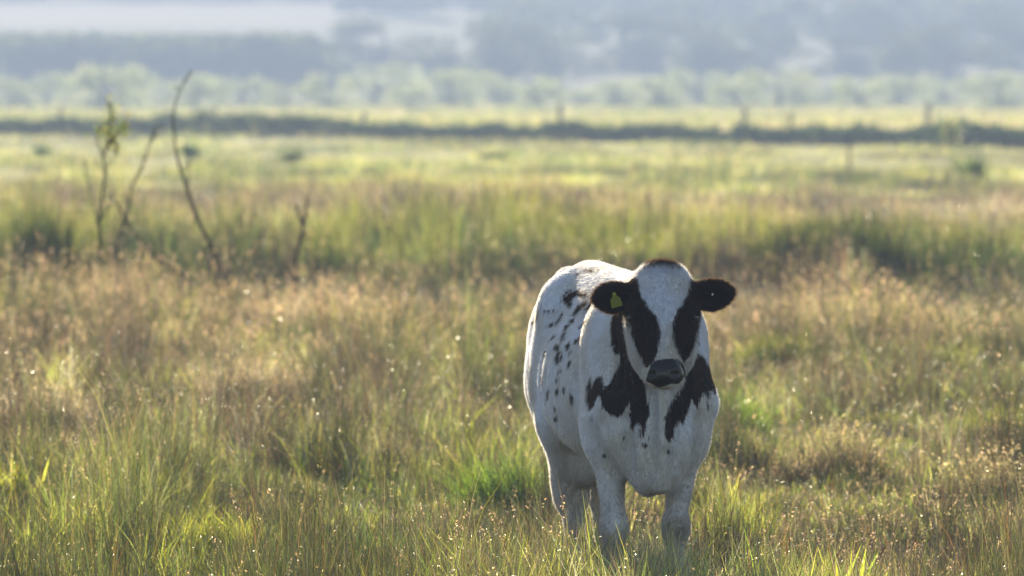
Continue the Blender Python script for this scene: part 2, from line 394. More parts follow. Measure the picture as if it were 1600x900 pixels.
SPOTS = [  # zoom coords: centre, half length, half width, angle (deg, image y down)
    (380, 285, 42, 22, -40), (405, 262, 45, 16, -25), (450, 262, 40, 14, 10), (430, 345, 52, 13, -52), (460, 320, 38, 12, -50), (495, 325, 34, 12, -50), (370, 255, 30, 7, -35),
    (385, 310, 14, 26, -10), (515, 290, 22, 12, -40), (285, 428, 24, 9, -15), (330, 400, 30, 8, -62), (345, 375, 16, 7, -80), (275, 355, 28, 4, 2), (370, 440, 22, 10, -60), (400, 405, 20, 11, -55),
    (455, 425, 24, 7, -50), (295, 495, 20, 6, -45), (355, 480, 20, 8, -60), (315, 555, 26, 14, -75), (318, 600, 44, 13, -75), (340, 605, 22, 6, -75), (375, 545, 24, 13, -75), (388, 580, 14, 8, -60),
    (430, 510, 24, 10, -50), (383, 640, 24, 9, -65), (327, 683, 14, 7, -40), (350, 500, 16, 10, -60), (250, 590, 18, 6, -70), (187, 412, 9, 9, 0), (208, 385, 22, 3, -70), (265, 805, 26, 8, -80),
    (315, 790, 16, 8, -80), (392, 830, 22, 7, 85), (235, 720, 26, 3, -85), (355, 775, 10, 5, -80), (310, 730, 9, 4, -80), (500, 137, 36, 9, 5), (433, 153, 8, 8, 0), (470, 270, 30, 10, 0),
    (300, 880, 12, 5, 85), (525, 820, 16, 10, 60)]
SPOTS2 = [(340, 62, 8, 20, 0), (265, 150, 7, 16, 0), (495, 322, 9, 9, 0), (585, 240, 8, 8, 0), (680, 275, 14, 9, 20), (795, 305, 6, 14, 0), (702, 240, 8, 4, 0), (432, 155, 5, 16, 0), (272, 25, 8, 16, 10), (305, 14, 6, 14, 0), (980, 90, 7, 14, 0), (665, 210, 7, 18, -10)]
def coat(P, Nn):
    px, py = cow_px(P)
    hb = (P - HO) @ DN; hn = (P - HO) @ NN; ha = (P - HO) @ HL; hf = (P - HO) @ HF
    head = (P[:, 0] > .80) & (hf > -.13 - .9 * np.clip(-(P[:, 2] - 1.40), 0, 1) * 0) & (P[:, 2] > 1.0) & (hn > -.235)
    head &= ~((P[:, 2] < 1.12) & (hn < -.16))
    ear = (np.abs(ha) > .128) & head & (P[:, 2] > 1.27)
    fv = np.maximum(sd_poly(px, py, FACE_L), sd_poly(px, py, FACE_R))
    fv = np.where(ear, 8, fv)
    topk = P[:, 2] > 1.40; fv = np.where(topk & (np.abs(ha) < .13), np.maximum(np.where(hf > -.12, fv, -6), (Nn[:, 2] - .76) * 45 + np.where(hf < -.1, 8, 0)), fv)
    mz = sd_poly(px, py, MUZ)
    bv = np.maximum(sd_poly(px, py, NECK_L), sd_poly(px, py, CHEST_R))
    for L_, o, k in ((SPOTS, (780, 380), .2888), (SPOTS2, (780, 600), 1 / 3.)):
        for cx, cy_, a, b, an in L_:
            cx, cy_, a, b = o[0] + cx * k, o[1] + cy_ * k, a * k, b * k; c, s = math.cos(R(an)), math.sin(R(an))
            u = (px - cx) * c + (py - cy_) * s; v = -(px - cx) * s + (py - cy_) * c
            q = np.sqrt((u / a) ** 2 + (v / b) ** 2); bv = np.maximum(bv, (1 - q) * min(a, b) - .7)
    front = (Nn[:, 0] * C_ - Nn[:, 1] * S_)      # facing the camera
    farside = (P[:, 1] > 0) & (front < -.15)
    blot = (N3.fbm(P[:, 0] * 3 + 9, P[:, 2] * 4) - .56) * 60
    nk = (P[:, 0] > .62) & (P[:, 2] > 1.16)
    bv = np.where(farside, blot, bv); bv = np.where(front < -.25, np.minimum(blot, 6), bv)
    bv = np.where(nk, np.maximum(bv, 4), bv)
    v = np.where(head, fv, bv)
    return v, np.where(head, mz, -9)
pv_, mz_ = coat(CV, CN)
def mat_coat(name, hair=False):
    m, t, out = new_mat(name)
    tc = nd(t, 'ShaderNodeTexCoord'); a1 = nd(t, 'ShaderNodeAttribute', attribute_name='patch'); a2 = nd(t, 'ShaderNodeAttribute', attribute_name='muzzle')
    mp = nd(t, 'ShaderNodeMapping'); mp.inputs['Scale'].default_value = (105, 105, 22); t.links.new(tc.outputs['Object'], mp.inputs[0])
    no = nd(t, 'ShaderNodeTexNoise'); no.inputs['Scale'].default_value = 1; no.inputs['Detail'].default_value = 3; t.links.new(mp.outputs[0], no.inputs[0])
    ma = nd(t, 'ShaderNodeMath', operation='MULTIPLY_ADD'); t.links.new(no.outputs[0], ma.inputs[0]); ma.inputs[1].default_value = 11.0; t.links.new(a1.outputs['Fac'], ma.inputs[2])
    mr = nd(t, 'ShaderNodeMapRange', interpolation_type='SMOOTHSTEP'); mr.inputs[1].default_value = 3.6; mr.inputs[2].default_value = 6.8; t.links.new(ma.outputs[0], mr.inputs[0])
    # white coat, slightly soiled low down and with broad yellowish staining
    no2 = nd(t, 'ShaderNodeTexNoise'); no2.inputs['Scale'].default_value = 5; no2.inputs['Detail'].default_value = 6; t.links.new(tc.outputs['Object'], no2.inputs[0])
    wr = nd(t, 'ShaderNodeValToRGB'); e = wr.color_ramp.elements; e[0].position = .40; e[0].color = (.76, .79, .87, 1); e[1].position = .72; e[1].color = (.69, .68, .67, 1); t.links.new(no2.outputs[0], wr.inputs[0])
    at3 = nd(t, 'ShaderNodeAttribute', attribute_name='dirt'); dm = nd(t, 'ShaderNodeMix', data_type='RGBA'); dm.inputs[7].default_value = (.20, .145, .10, 1)
    t.links.new(at3.outputs['Fac'], dm.inputs[0]); t.links.new(wr.outputs[0], dm.inputs[6])
    mx = nd(t, 'ShaderNodeMix', data_type='RGBA'); t.links.new(mr.outputs[0], mx.inputs[0]); t.links.new(dm.outputs[2], mx.inputs[6]); mx.inputs[7].default_value = (.018, .017, .022, 1)
    mz = nd(t, 'ShaderNodeMapRange', interpolation_type='SMOOTHSTEP'); mz.inputs[1].default_value = -1; mz.inputs[2].default_value = 1.2; t.links.new(a2.outputs['Fac'], mz.inputs[0])
    m2 = nd(t, 'ShaderNodeMix', data_type='RGBA'); t.links.new(mz.outputs[0], m2.inputs[0]); t.links.new(mx.outputs[2], m2.inputs[6]); m2.inputs[7].default_value = (.009, .007, .007, 1)
    if hair:
        d = nd(t, 'ShaderNodeBsdfDiffuse'); tr = nd(t, 'ShaderNodeBsdfTranslucent'); mm = nd(t, 'ShaderNodeMixShader'); mm.inputs[0].default_value = .82
        mxh = nd(t, 'ShaderNodeMix', data_type='RGBA', blend_type='ADD'); mxh.inputs[0].default_value = 1; t.links.new(m2.outputs[2], mxh.inputs[6]); mxh.inputs[7].default_value = (.10, .06, .03, 1)
        t.links.new(m2.outputs[2], d.inputs[0]); t.links.new(mxh.outputs[2], tr.inputs[0]); t.links.new(d.outputs[0], mm.inputs[1]); t.links.new(tr.outputs[0], mm.inputs[2]); t.links.new(mm.outputs[0], out.inputs[0])
        return m
    p = nd(t, 'ShaderNodeBsdfPrincipled'); t.links.new(m2.outputs[2], p.inputs['Base Color'])
    rr = nd(t, 'ShaderNodeMapRange'); rr.inputs[3].default_value = .62; rr.inputs[4].default_value = .24; t.links.new(mz.outputs[0], rr.inputs[0]); t.links.new(rr.outputs[0], p.inputs['Roughness'])
    sr = nd(t, 'ShaderNodeMapRange'); sr.inputs[3].default_value = .25; sr.inputs[4].default_value = .42; t.links.new(mz.outputs[0], sr.inputs[0]); t.links.new(sr.outputs[0], p.inputs['Specular IOR Level'])
    bp = nd(t, 'ShaderNodeBump'); bp.inputs['Strength'].default_value = .35; bp.inputs['Distance'].default_value = .006
    n3 = nd(t, 'ShaderNodeTexNoise'); n3.inputs['Scale'].default_value = 70; n3.inputs['Detail'].default_value = 4; t.links.new(tc.outputs['Object'], n3.inputs[0]); t.links.new(n3.outputs[0], bp.inputs['Height']); t.links.new(bp.outputs[0], p.inputs['Normal'])
    t.links.new(p.outputs[0], out.inputs[0]); return m
def dirt_of(P):
    kn = np.exp(-(((P[:, 0] - .53) / .07) ** 2 + ((P[:, 1] - .10) / .07) ** 2 + ((P[:, 2] - .42) / .07) ** 2)) * .9
    low = smooth01((.80 - P[:, 2]) / .6) * (.25 + .6 * N2.fbm(P[:, 0] * 14 + P[:, 1] * 9 + 5, P[:, 2] * 9)) * (P[:, 2] > 0)
    hoof = (P[:, 2] < .075) * 1.0
    return np.clip(np.maximum(np.maximum(kn, low), hoof), 0, 1)
cow = empty('cow', (X0, Y0, 0), R(YAW - 90))
cow.location.z = float(ground_z(X0, Y0))
tag(cow, 'black and white cow standing in the meadow facing the camera with a yellow ear tag', 'cow')
body = np_mesh('body', CV, [CF], mat_coat('coat'), cow, True, {'patch': pv_, 'muzzle': mz_, 'dirt': dirt_of(CV)})
# ---- short coat hair
def fur(n):
    w_ = np.linalg.norm(_n, axis=1); P0 = CV[CF]; ctr = P0.mean(1); keep = ctr[:, 2] > .3; w_ = w_ * keep
    hd = (ctr[:, 0] > .82) & (ctr[:, 2] > 1.0); w_ = w_ * np.where(hd, 2.2, 1)
    fi = rng.choice(len(CF), n, p=w_ / w_.sum()); u, v = rng.random((2, n, 1))
    q = CF[fi]
    mixv = lambda A: (A[q[:, 0]] * (1 - u) + A[q[:, 1]] * u) * (1 - v) + (A[q[:, 3]] * (1 - u) + A[q[:, 2]] * u) * v
    P = mixv(CV); Nn = mixv(CN); Nn /= np.linalg.norm(Nn, axis=1, keepdims=True)
    flow = np.tile([-.55, 0, -1.], (n, 1)); hh = (P[:, 0] > .82) & (P[:, 2] > 1.05); flow[hh] = DN * .8
    earm = hh & (np.abs((P - HO) @ HL) > .125); flow[earm] = HL * np.sign(((P[earm] - HO) @ HL))[:, None]
    poll = hh & (P[:, 2] > 1.44); tz = smooth01((P[:, 2] - 1.40) / .08)[:, None]; flow = np.where((hh & ~earm)[:, None], flow * (1 - tz) + np.array([0, 0, .6]) * tz, flow)
    flow += rng.normal(0, .35, (n, 3)); T = flow - (flow * Nn).sum(1, keepdims=True) * Nn; T /= np.linalg.norm(T, axis=1, keepdims=True) + 1e-9
    D = T + Nn * rng.uniform(.25, .7, (n, 1)); D /= np.linalg.norm(D, axis=1, keepdims=True)
    L = rng.uniform(.009, .022, (n, 1)); L[earm] *= 1.6; L[poll] *= 1.6
    mzv = coat(P, Nn); L = L * np.where(mzv[1] > -1, .15, 1)[:, None]
    side = np.cross(D, rng.normal(0, 1, (n, 3))); side /= np.linalg.norm(side, axis=1, keepdims=True) + 1e-9
    wd = .0011
    P = P - Nn * .001
    V = np.stack([P - side * wd, P + side * wd, P + D * L], 1).reshape(-1, 3)
    r3 = lambda a: np.repeat(a, 3)
    return np_mesh('short_hair', V, [np.arange(3 * n).reshape(n, 3)], mat_coat('coat_hair', True), cow, False, {'patch': r3(mzv[0]), 'muzzle': r3(mzv[1]), 'dirt': r3(dirt_of(P))})
fur(420000)
# ---- eyes, lids, tag, stud
def uvs(name, c, r, mat, parent, axes=None, seg=24):
    bm = bmesh.new(); bmesh.ops.create_uvsphere(bm, u_segments=seg, v_segments=seg // 2, radius=1)
    A = np.eye(3) if axes is None else np.array(axes)
    for v in bm.verts:
        q = sum(A[i] * v.co[i] * r[i] for i in range(3)); v.co = Vector(np.array(c) + q)
    me = bpy.data.meshes.new(name); bm.to_mesh(me); bm.free(); me.materials.append(mat)
    for p in me.polygons: p.use_smooth = True
    return link(bpy.data.objects.new(name, me), parent)
M_eye = solid('eye_dark', (.012, .009, .008), .06, .1, 5, 0)
for s in (-1, 1): uvs('eye', H(s * .119, .203, -.046), (.022, .023, .022), M_eye, cow)
M_tag = leafy('tag_plastic', .45, .05, .3, (1, 1, .6), color=(.27, .29, .02))
def ear_tag():
    bm = bmesh.new(); c = E(-.185, -.134, .004)
    prof = [(-.006, .036), (.006, .036), (.009, .020), (.021, .010), (.024, -.020), (.021, -.024), (-.021, -.024), (-.024, -.020), (-.021, .010), (-.009, .020)]
    ca, sa = math.cos(R(14)), math.sin(R(14)); vs = []
    for dz in (0, .003):
        vs.append([bm.verts.new(Vector(c + HL * (x * ca - z * sa) * .95 + HU * (x * sa + z * ca) * 1.0 + HF * (dz + .10 * z))) for x, z in prof])
    bm.faces.new(vs[1]); bm.faces.new(vs[0][::-1])
    for i in range(len(prof)): j = (i + 1) % len(prof); bm.faces.new((vs[0][i], vs[0][j], vs[1][j], vs[1][i]))
    bmesh.ops.recalc_face_normals(bm, faces=bm.faces)
    me = bpy.data.meshes.new('ear_tag'); bm.to_mesh(me); bm.free(); me.materials.append(M_tag)
    return link(bpy.data.objects.new('ear_tag', me), cow)
et = ear_tag(); uvs('stud', E(-.190, -.108, .009), (.006, .006, .004), solid('stud_plastic', (.40, .42, .03), .3, .1), et, [HL, HU, HF], 12)
uvs('ear_stud', E(.198, -.107, .014), (.0045, .0045, .003), solid('pale_plastic', (.7, .7, .66), .3, .05), cow, [HL, HU, HF], 12)

# ================================================================== VEGETATION
def pick(cols, n, jit=.34, p=None):
    cols = np.array(cols, float); c = cols[rng.choice(len(cols), n, p=p)]
    return np.clip(c * np.exp(rng.normal(0, jit, (n, 1))) * (1 + rng.normal(0, jit * .22, (n, 3))), .004, .9)
def ribbons(P, h, wd, lean, c0, c1, segs=3, curl=1.6):
    """grass blades: P roots, h heights, wd half widths, lean = horizontal tip offset as a share of h"""
    n = len(P); az = rng.random(n) * 2 * np.pi; la = rng.random(n) * 2 * np.pi
    sx = np.stack([np.cos(az), np.sin(az), np.zeros(n)], 1); lv = np.stack([np.cos(la), np.sin(la), np.zeros(n)], 1) * (lean * h)[:, None]
    V = []; Cc = []; c0 = np.minimum(c0, .33); c1 = np.minimum(c1, .33)
    for i in range(segs + 1):
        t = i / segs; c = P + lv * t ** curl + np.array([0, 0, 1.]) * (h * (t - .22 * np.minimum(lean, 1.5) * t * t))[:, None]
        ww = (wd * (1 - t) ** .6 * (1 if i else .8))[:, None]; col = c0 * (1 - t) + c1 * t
        if i < segs: V += [c - sx * ww, c + sx * ww]; Cc += [col, col]
        else: V += [c]; Cc += [col]
    k = 2 * segs + 1; V = np.stack(V, 1).reshape(-1, 3); Cc = np.stack(Cc, 1).reshape(-1, 3); b = np.arange(n)[:, None] * k
    q = np.concatenate([b + np.array([[2 * i, 2 * i + 1, 2 * i + 3, 2 * i + 2]]) for i in range(segs - 1)]) if segs > 1 else np.zeros((0, 4), int)
    t3 = b + np.array([[k - 3, k - 2, k - 1]])
    tip = P + lv + np.array([0, 0, 1.]) * (h * (1 - .22 * np.minimum(lean, 1.5)))[:, None]
    return V, [q, t3], Cc, tip, lv
def merge(parts):
    V = []; Q4 = []; T3 = []; Cc = []; o = 0
    for v, fs, c in parts:
        for f in fs:
            if len(f): (Q4 if f.shape[1] == 4 else T3).append(f + o)
        V.append(v); Cc.append(c); o += len(v)
    fs = ([np.concatenate(Q4)] if Q4 else []) + ([np.concatenate(T3)] if T3 else [])
    return np.concatenate(V), fs, np.concatenate(Cc)
def seeds(tip, lv, n_each, ln, spread, size, col):
    """panicles: small spikelets strung along the last ln metres of each stem"""
    m = len(tip); t = rng.random((m, n_each, 1)); d = lv / (np.linalg.norm(lv, axis=1, keepdims=True) + 1e-6)
    axis = np.array([0, 0, 1.]) * .85 + d * .5
    c = tip[:, None] - axis[:, None] * ln * t + rng.normal(0, 1, (m, n_each, 3)) * spread * (.3 + t) * np.array([1, 1, .5]) + np.array([0, 0, -.2]) * spread
    c = c.reshape(-1, 3); k = len(c); a = rng.normal(0, 1, (k, 3)) + np.array([0, 0, -.4]) + np.repeat(d, n_each, 0) * .8
    a /= np.linalg.norm(a, axis=1, keepdims=True); b = np.cross(a, rng.normal(0, 1, (k, 3))); b /= np.linalg.norm(b, axis=1, keepdims=True) + 1e-9
    sz = size * rng.uniform(.6, 1.5, (k, 1)); V = np.stack([c - b * sz * .22, c + a * sz, c + b * sz * .22, c - a * sz * .5], 1).reshape(-1, 3)
    return V, [np.arange(4 * k).reshape(k, 4)], np.repeat(pick(col, k), 4, 0)
def flakes(P, size):
    """dew: tiny flattened beads"""
    n = len(P); r = size * rng.lognormal(-.25, .5, (n, 1, 1)); t = rng.normal(0, .22, (n, 2))
    o = np.array([(1, 0, 0), (0, 1, 0), (-1, 0, 0), (0, -1, 0), (0, 0, .34), (0, 0, -.34)], float)[None].repeat(n, 0)
    o[:, :, 2] += o[:, :, 0] * t[:, :1] + o[:, :, 1] * t[:, 1:]
    V = (P[:, None] + o * r).reshape(-1, 3)
    f = np.array([(0, 1, 4), (1, 2, 4), (2, 3, 4), (3, 0, 4), (1, 0, 5), (2, 1, 5), (3, 2, 5), (0, 3, 5)])
    return V, [(np.arange(n)[:, None, None] * 6 + f[None]).reshape(-1, 3)]
def scatter(n, D0, D1, power=2.0, margin=.018, xr=None):
    """random ground points in the wedge the lens sees (and a step to each side), denser near by"""
    u = rng.random(n); e = 1 - power
    D = (D0 ** e + u * (D1 ** e - D0 ** e)) ** (1 / e) if abs(e) > 1e-6 else D0 * (D1 / D0) ** u
    f = .06 + margin; X = rng.uniform(-f, f, n) * D + rng.uniform(-.5, .5, n)
    return X, D
def pxy(X, D): return 800 + X / D * FPX, HOR + CAM_H / D * FPX
def ground_pts(X, D): return np.stack([X, D, ground_z(X, D)], 1)
def bump(px, py, cx, cy_, rx, ry): return np.exp(-((px - cx) / rx) ** 2 - ((py - cy_) / ry) ** 2)

GREEN = [(.048, .070, .013), (.066, .088, .017), (.032, .050, .011), (.085, .095, .022)]
LIME = [(.15, .158, .022), (.12, .14, .018), (.18, .172, .034)]
BROWN = [(.046, .034, .025), (.066, .048, .034), (.030, .024, .019), (.044, .039, .024)]
STRAW = [(.30, .25, .12), (.24, .205, .10), (.32, .26, .16)]
DKG = [(.026, .046, .012), (.034, .058, .015), (.022, .038, .014)]; DKBROWN = [(.042, .030, .020), (.054, .040, .026)]
MAUVE = [(.16, .12, .10), (.11, .085, .07), (.20, .15, .13)]
PINK = [(.34, .25, .20), (.27, .20, .165), (.40, .31, .24)]
RED = [(.28, .09, .03), (.30, .14, .04)]
def brownness(X, D):
    px, py = pxy(X, D)
    b = .42 + .9 * (N1.fbm(X * .55 + 4, D * .16) - .5) + .7 * (N4.fbm(X * 1.6, D * .5) - .5)
    b += 1.1 * bump(px, py, 100, 650, 460, 95) - .75 * bump(px, py, 180, 1010, 520, 170) - .30 * bump(px, py, 480, 760, 260, 60)
    b += .45 * bump(px, py, 1350, 920, 420, 190) - .28 * bump(px, py, 1300, 712, 300, 22) + .32 * bump(px, py, 780, 1010, 170, 100) - .25 * bump(px, py, 620, 610, 200, 30)
    b -= .35 * bump(px, py, 1000, 960, 180, 60)
    return np.clip(b, 0.02, 1)
def tallness(X, D):
    px, py = pxy(X, D)
    t = .55 + .9 * (N2.fbm(X * .5, D * .14 + 7) - .5) + .5 * (N3.fbm(X * 1.3 + 2, D * .4) - .5)
    t += .35 * bump(px, py, 150, 600, 330, 60) - .55 * bump(px, py, 200, 950, 560, 170) - .3 * bump(px, py, 1400, 960, 260, 150) - .3 * bump(px, py, 1000, 1040, 200, 60)
    q = N4.fbm(X * 1.1 + 40, D * .9 + 3, 2); t += 1.5 * smooth01((q - .42) * 3.2) - .62
    near = smooth01((35.8 - D) / 2.0) * (bump(X, D, .50, 34, .75, 9) + .5 * bump(X, D, -.12, 34, .35, 9)); t = t * (1 - .4 * near) + near * 1.05
    return np.clip(t, .08, 2.0)

def clumpy(X, D):                 # blade tone and growth vary from bunch to bunch
    return .64 * np.exp(3.6 * (N2.fbm(X * 8.5 + 3, D * 3.2, 2) - .5) + 2.6 * (N3.fbm(X * 1.6 + 8, D * .7, 2) - .5))[:, None]
def grow(X, D): return .62 + .76 * smooth01((N4.fbm(X * 6.5 + 13, D * 2.6, 2) - .25) * 2)
if True:
    # ---- short under-grass of the near meadow
    n = 190000; X, D = scatter(n, 29.5, 84, 1.8); P = ground_pts(X, D); b = brownness(X, D); tl = tallness(X, D)
    isb = rng.random(n) < b * .6; lime = rng.random(n) < .05 + .45 * smooth01((N4.fbm(X * .7, D * .5 + 9) - .45) * 5) + .4 * bump(*pxy(X, D), 180, 1010, 560, 220)
    c = np.where(isb[:, None], pick(BROWN + STRAW[:1], n), np.where(lime[:, None], pick(LIME, n), pick(GREEN, n)))
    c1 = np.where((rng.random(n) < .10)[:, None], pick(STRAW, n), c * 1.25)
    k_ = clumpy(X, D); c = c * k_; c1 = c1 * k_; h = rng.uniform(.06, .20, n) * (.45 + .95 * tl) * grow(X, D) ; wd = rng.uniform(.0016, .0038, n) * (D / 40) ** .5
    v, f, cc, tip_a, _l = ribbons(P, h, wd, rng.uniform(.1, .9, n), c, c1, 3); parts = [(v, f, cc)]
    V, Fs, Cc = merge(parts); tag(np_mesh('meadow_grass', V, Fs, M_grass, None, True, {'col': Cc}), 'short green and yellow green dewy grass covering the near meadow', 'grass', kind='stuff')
    # ---- deep grass around and in front of the legs of the cow
    n = 70000; D = rng.uniform(29.8, 34.6, n); X = rng.uniform(-.08, .08, n) * D; P = ground_pts(X, D); b = brownness(X, D); q = N2.fbm(X * 1.6, D * 1.3) + .25 * bump(X, D, .52, 33.4, .55, 1.1)
    isb = rng.random(n) < b * .75; c = np.where(isb[:, None], pick(BROWN, n), np.where((rng.random(n) < .25 + .6 * bump(*pxy(X, D), 150, 1010, 520, 200))[:, None], pick(LIME, n), pick(GREEN, n))); c1 = np.where((rng.random(n) < .14)[:, None], pick(STRAW, n), c * 1.2)
    k_ = clumpy(X, D); c = c * k_; c1 = c1 * k_; around = np.clip(bump(X, D, .50, 34, .80, 9) + .55 * bump(X, D, -.12, 34, .35, 9) + .25 * bump(X, D, 1.7, 34, .6, 9), 0, 1); h = rng.uniform(.20, .44, n) * (.50 + .50 * around) * (.2 + .8 * grow(X, D)) * (.72 + .55 * q) * (1 - .3 * smooth01((D - 33.6))); v, f, cc, tp, lv = ribbons(P, h, rng.uniform(.0013, .0032, n), rng.uniform(.05, .5, n), c, c1, 3, 2)
    sh = rng.random(n) < .02 * b; s1 = seeds(tp[sh], lv[sh], 8, .06, .007, .007, PINK + STRAW); V, Fs, Cc = merge([(v, f, cc), s1])
    tag(np_mesh('deep_grass', V, Fs, M_grass, None, True, {'col': Cc}), 'deep grass at the near edge of the meadow hiding the feet of the cow', 'grass', kind='stuff'); tip_n = tp
    # ---- taller stems with seed heads
    nt_ = 1500; TX, TD = scatter(nt_, 31, 82, 1.25); tr_ = rng.uniform(.07, .26, nt_) ; ttl = tallness(TX, TD) * rng.uniform(.6, 1.6, nt_); tb = brownness(TX, TD); tk = rng.random(nt_)
    n = 230000; ti = rng.choice(nt_, n, p=(tr_ ** 1.5 * (40 / TD) ** .8) / (tr_ ** 1.5 * (40 / TD) ** .8).sum()); ra = rng.random(n) * 6.283; rr_ = tr_[ti] * rng.random(n) ** .55
    loose = rng.random(n) < .22; LX, LD = scatter(n, 29.5, 84, 1.5)
    X = np.where(loose, LX, TX[ti] + rr_ * np.cos(ra)); D = np.where(loose, LD, TD[ti] + rr_ * np.sin(ra)); P = ground_pts(X, D); b = brownness(X, D)
    tl = np.where(loose, tallness(X, D), ttl[ti] * (1.15 - .45 * (rr_ / tr_[ti]) ** 2) * 1.15)
    h = rng.uniform(.14, .40, n) * (.34 + .70 * tl); ht = rng.random(n)
    isb = np.where(loose, rng.random(n) < .3 + b * .7, (tk[ti] < .15 + b * .9) ^ (rng.random(n) < .12))
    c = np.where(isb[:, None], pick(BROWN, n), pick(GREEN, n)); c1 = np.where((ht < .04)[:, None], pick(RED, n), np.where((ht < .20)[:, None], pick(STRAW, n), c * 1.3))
    hid = (D < 34.2) & (np.abs(X - .5) < .75); h = np.where(hid, np.minimum(h, .40), h)
    k_ = clumpy(X, D) ** .8; c = c * k_; c1 = c1 * k_; h = h * (.3 + .7 * grow(X, D))
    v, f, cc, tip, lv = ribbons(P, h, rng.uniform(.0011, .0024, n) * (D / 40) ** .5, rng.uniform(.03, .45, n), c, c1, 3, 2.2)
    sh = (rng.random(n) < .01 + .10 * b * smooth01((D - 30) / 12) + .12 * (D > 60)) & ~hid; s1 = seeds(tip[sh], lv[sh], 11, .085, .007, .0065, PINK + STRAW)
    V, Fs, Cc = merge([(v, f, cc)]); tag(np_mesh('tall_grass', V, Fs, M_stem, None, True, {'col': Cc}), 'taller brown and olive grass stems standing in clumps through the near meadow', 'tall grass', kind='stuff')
    V, Fs, Cc = merge([s1]); tag(np_mesh('seed_heads', V, Fs, M_seed, None, False, {'col': Cc}), 'pinkish buff seed heads on top of the tall grass stems', 'seed heads', kind='stuff')
    # ---- crest of flowering grass in front of the ditch
    n = 24000; X, D = scatter(n, 66, 78.5, 1.0); P = ground_pts(X, D); px, py = pxy(X, D)
    top = .12 + .52 * smooth01(1.5 * N1.fbm(X * .7 + 30, D * .35) - .35) - .10 * bump(px, py, 820, 550, 160, 900) + .06 * bump(px, py, 250, 550, 300, 900)
    h = top * rng.uniform(.6, 1.05, n); g = rng.random(n) < .30 + .8 * smooth01((N3.fbm(X * .6 + 3, D * .3) - .4) * 4)
    c = np.where(g[:, None], pick(GREEN + LIME, n), pick(BROWN, n)); c1 = np.where((rng.random(n) < .25)[:, None], pick(STRAW + PINK, n), c)
    k_ = clumpy(X * .6, D * .8); c = c * k_; c1 = c1 * k_; h = h * grow(X * .6, D * .8)
    v, f, cc, tip, lv = ribbons(P, h, rng.uniform(.002, .0045, n), rng.uniform(.03, .4, n), c, c1, 3, 2.0)
    sh = rng.random(n) < .30; s1 = seeds(tip[sh], lv[sh], 9, .11, .014, .013, PINK + STRAW)
    V, Fs, Cc = merge([s1]); tag(np_mesh('crest_seed_heads', V, Fs, M_seed, None, False, {'col': Cc}), 'pinkish seed heads topping the crest of grass along the ditch', 'seed heads', kind='stuff')
    V, Fs, Cc = merge([(v, f, cc)]); tag(np_mesh('flowering_grass', V, Fs, M_stem, None, False, {'col': Cc}), 'crest of flowering pinkish grass along the near edge of the wet ditch', 'flowering grass', kind='stuff')
    # ---- reeds and sedge beyond the ditch
    n = 66000; X, D = scatter(n, 80, 116, 1.0); P = ground_pts(X, D)
    cl = N2.fbm(X * .55, D * .12 + 3); cl2 = N3.fbm(X * 2.2, D * .4)
    h = (.25 + .68 * smooth01((D - 88) / 14) * .8) * (.16 + 1.02 * smooth01((cl - .2) * 1.7)) * rng.uniform(.5, 1.08, n); br = np.clip(smooth01((N1.fbm(X * .25 + 11, D * .09) - .5) * 5) + .85 * smooth01((103 - D) / 8), 0, 1.3)
    c = np.where((rng.random(n) < br * .7)[:, None], pick(DKBROWN, n), pick(DKG, n)); hi = (D > 101) | (rng.random(n) < .15); c1 = np.where((hi & (rng.random(n) < .25))[:, None], pick(STRAW, n), np.where((hi & (cl2 > .34))[:, None], pick([(.24, .24, .035), (.20, .23, .03)], n), c))  # shade on near reeds and sunlight on far tips put into the blade colours
    k_ = clumpy(X * .45, D * .6); c = c * k_; c1 = c1 * k_; h = h * grow(X * .45, D * .6)
    v, f, cc, tip, lv = ribbons(P, h, rng.uniform(.004, .009, n), rng.uniform(.03, .35, n), c, c1, 3, 1.8)
    sh = rng.random(n) < .08; s1 = seeds(tip[sh], lv[sh], 8, .14, .02, .022, PINK + STRAW)
    V, Fs, Cc = merge([(v, f, cc), s1]); tag(np_mesh('reeds', V, Fs, M_reed, None, False, {'col': Cc}), 'dense green reeds and sedge along the far side of the wet ditch', 'reeds', kind='stuff')
    # ---- middle and far pasture
    n = 150000; X, D = scatter(n, 112, 400, 1.5); P = ground_pts(X, D); px, py = pxy(X, D)
    drift = N1.fbm(X * .16 + 2, D * .03); fine = N4.fbm(X * .5, D * .06); brn = np.exp(-((D - 148) / 20) ** 2) * (.65 + .8 * (N3.fbm(X * .2, D * .05) )) + .6 * bump(px, py, 1500, 345, 230, 45)
    h = (.22 + .10 * np.exp(-((D - 150) / 30) ** 2)) * (.25 + 1.5 * smooth01((fine - .3) * 2.2)) * rng.uniform(.5, 1.15, n) * np.where(D > 230, .8, 1)
    r = rng.random(n); c = np.where((r < brn)[:, None], pick(BROWN + MAUVE, n), np.where((r < brn + (.20 + .7 * (drift - .5)))[:, None], pick(STRAW, n), np.where((fine > .52)[:, None], pick(GREEN, n), pick(LIME, n))))
    c1 = np.where((rng.random(n) < .20 * (1 - np.clip(brn, 0, .9)))[:, None], pick(STRAW, n), c * 1.15)
    k_ = clumpy(X * .14, D * .08); k_ = np.minimum(k_, 2.2) ** .7 * .80; c = c * k_; c1 = c1 * k_; h = h * grow(X * .2, D * .12)
    v, f, cc, tip, lv = ribbons(P, h, rng.uniform(.006, .012, n) * (D / 160), rng.uniform(.05, .6, n), c, c1, 2, 1.5)
    V, Fs, Cc = merge([(v, f, cc)]); tag(np_mesh('pasture_grass', V, Fs, M_grass, None, False, {'col': Cc}), 'pale yellow green pasture grass between the reeds and the dark hedge', 'grass', kind='stuff')
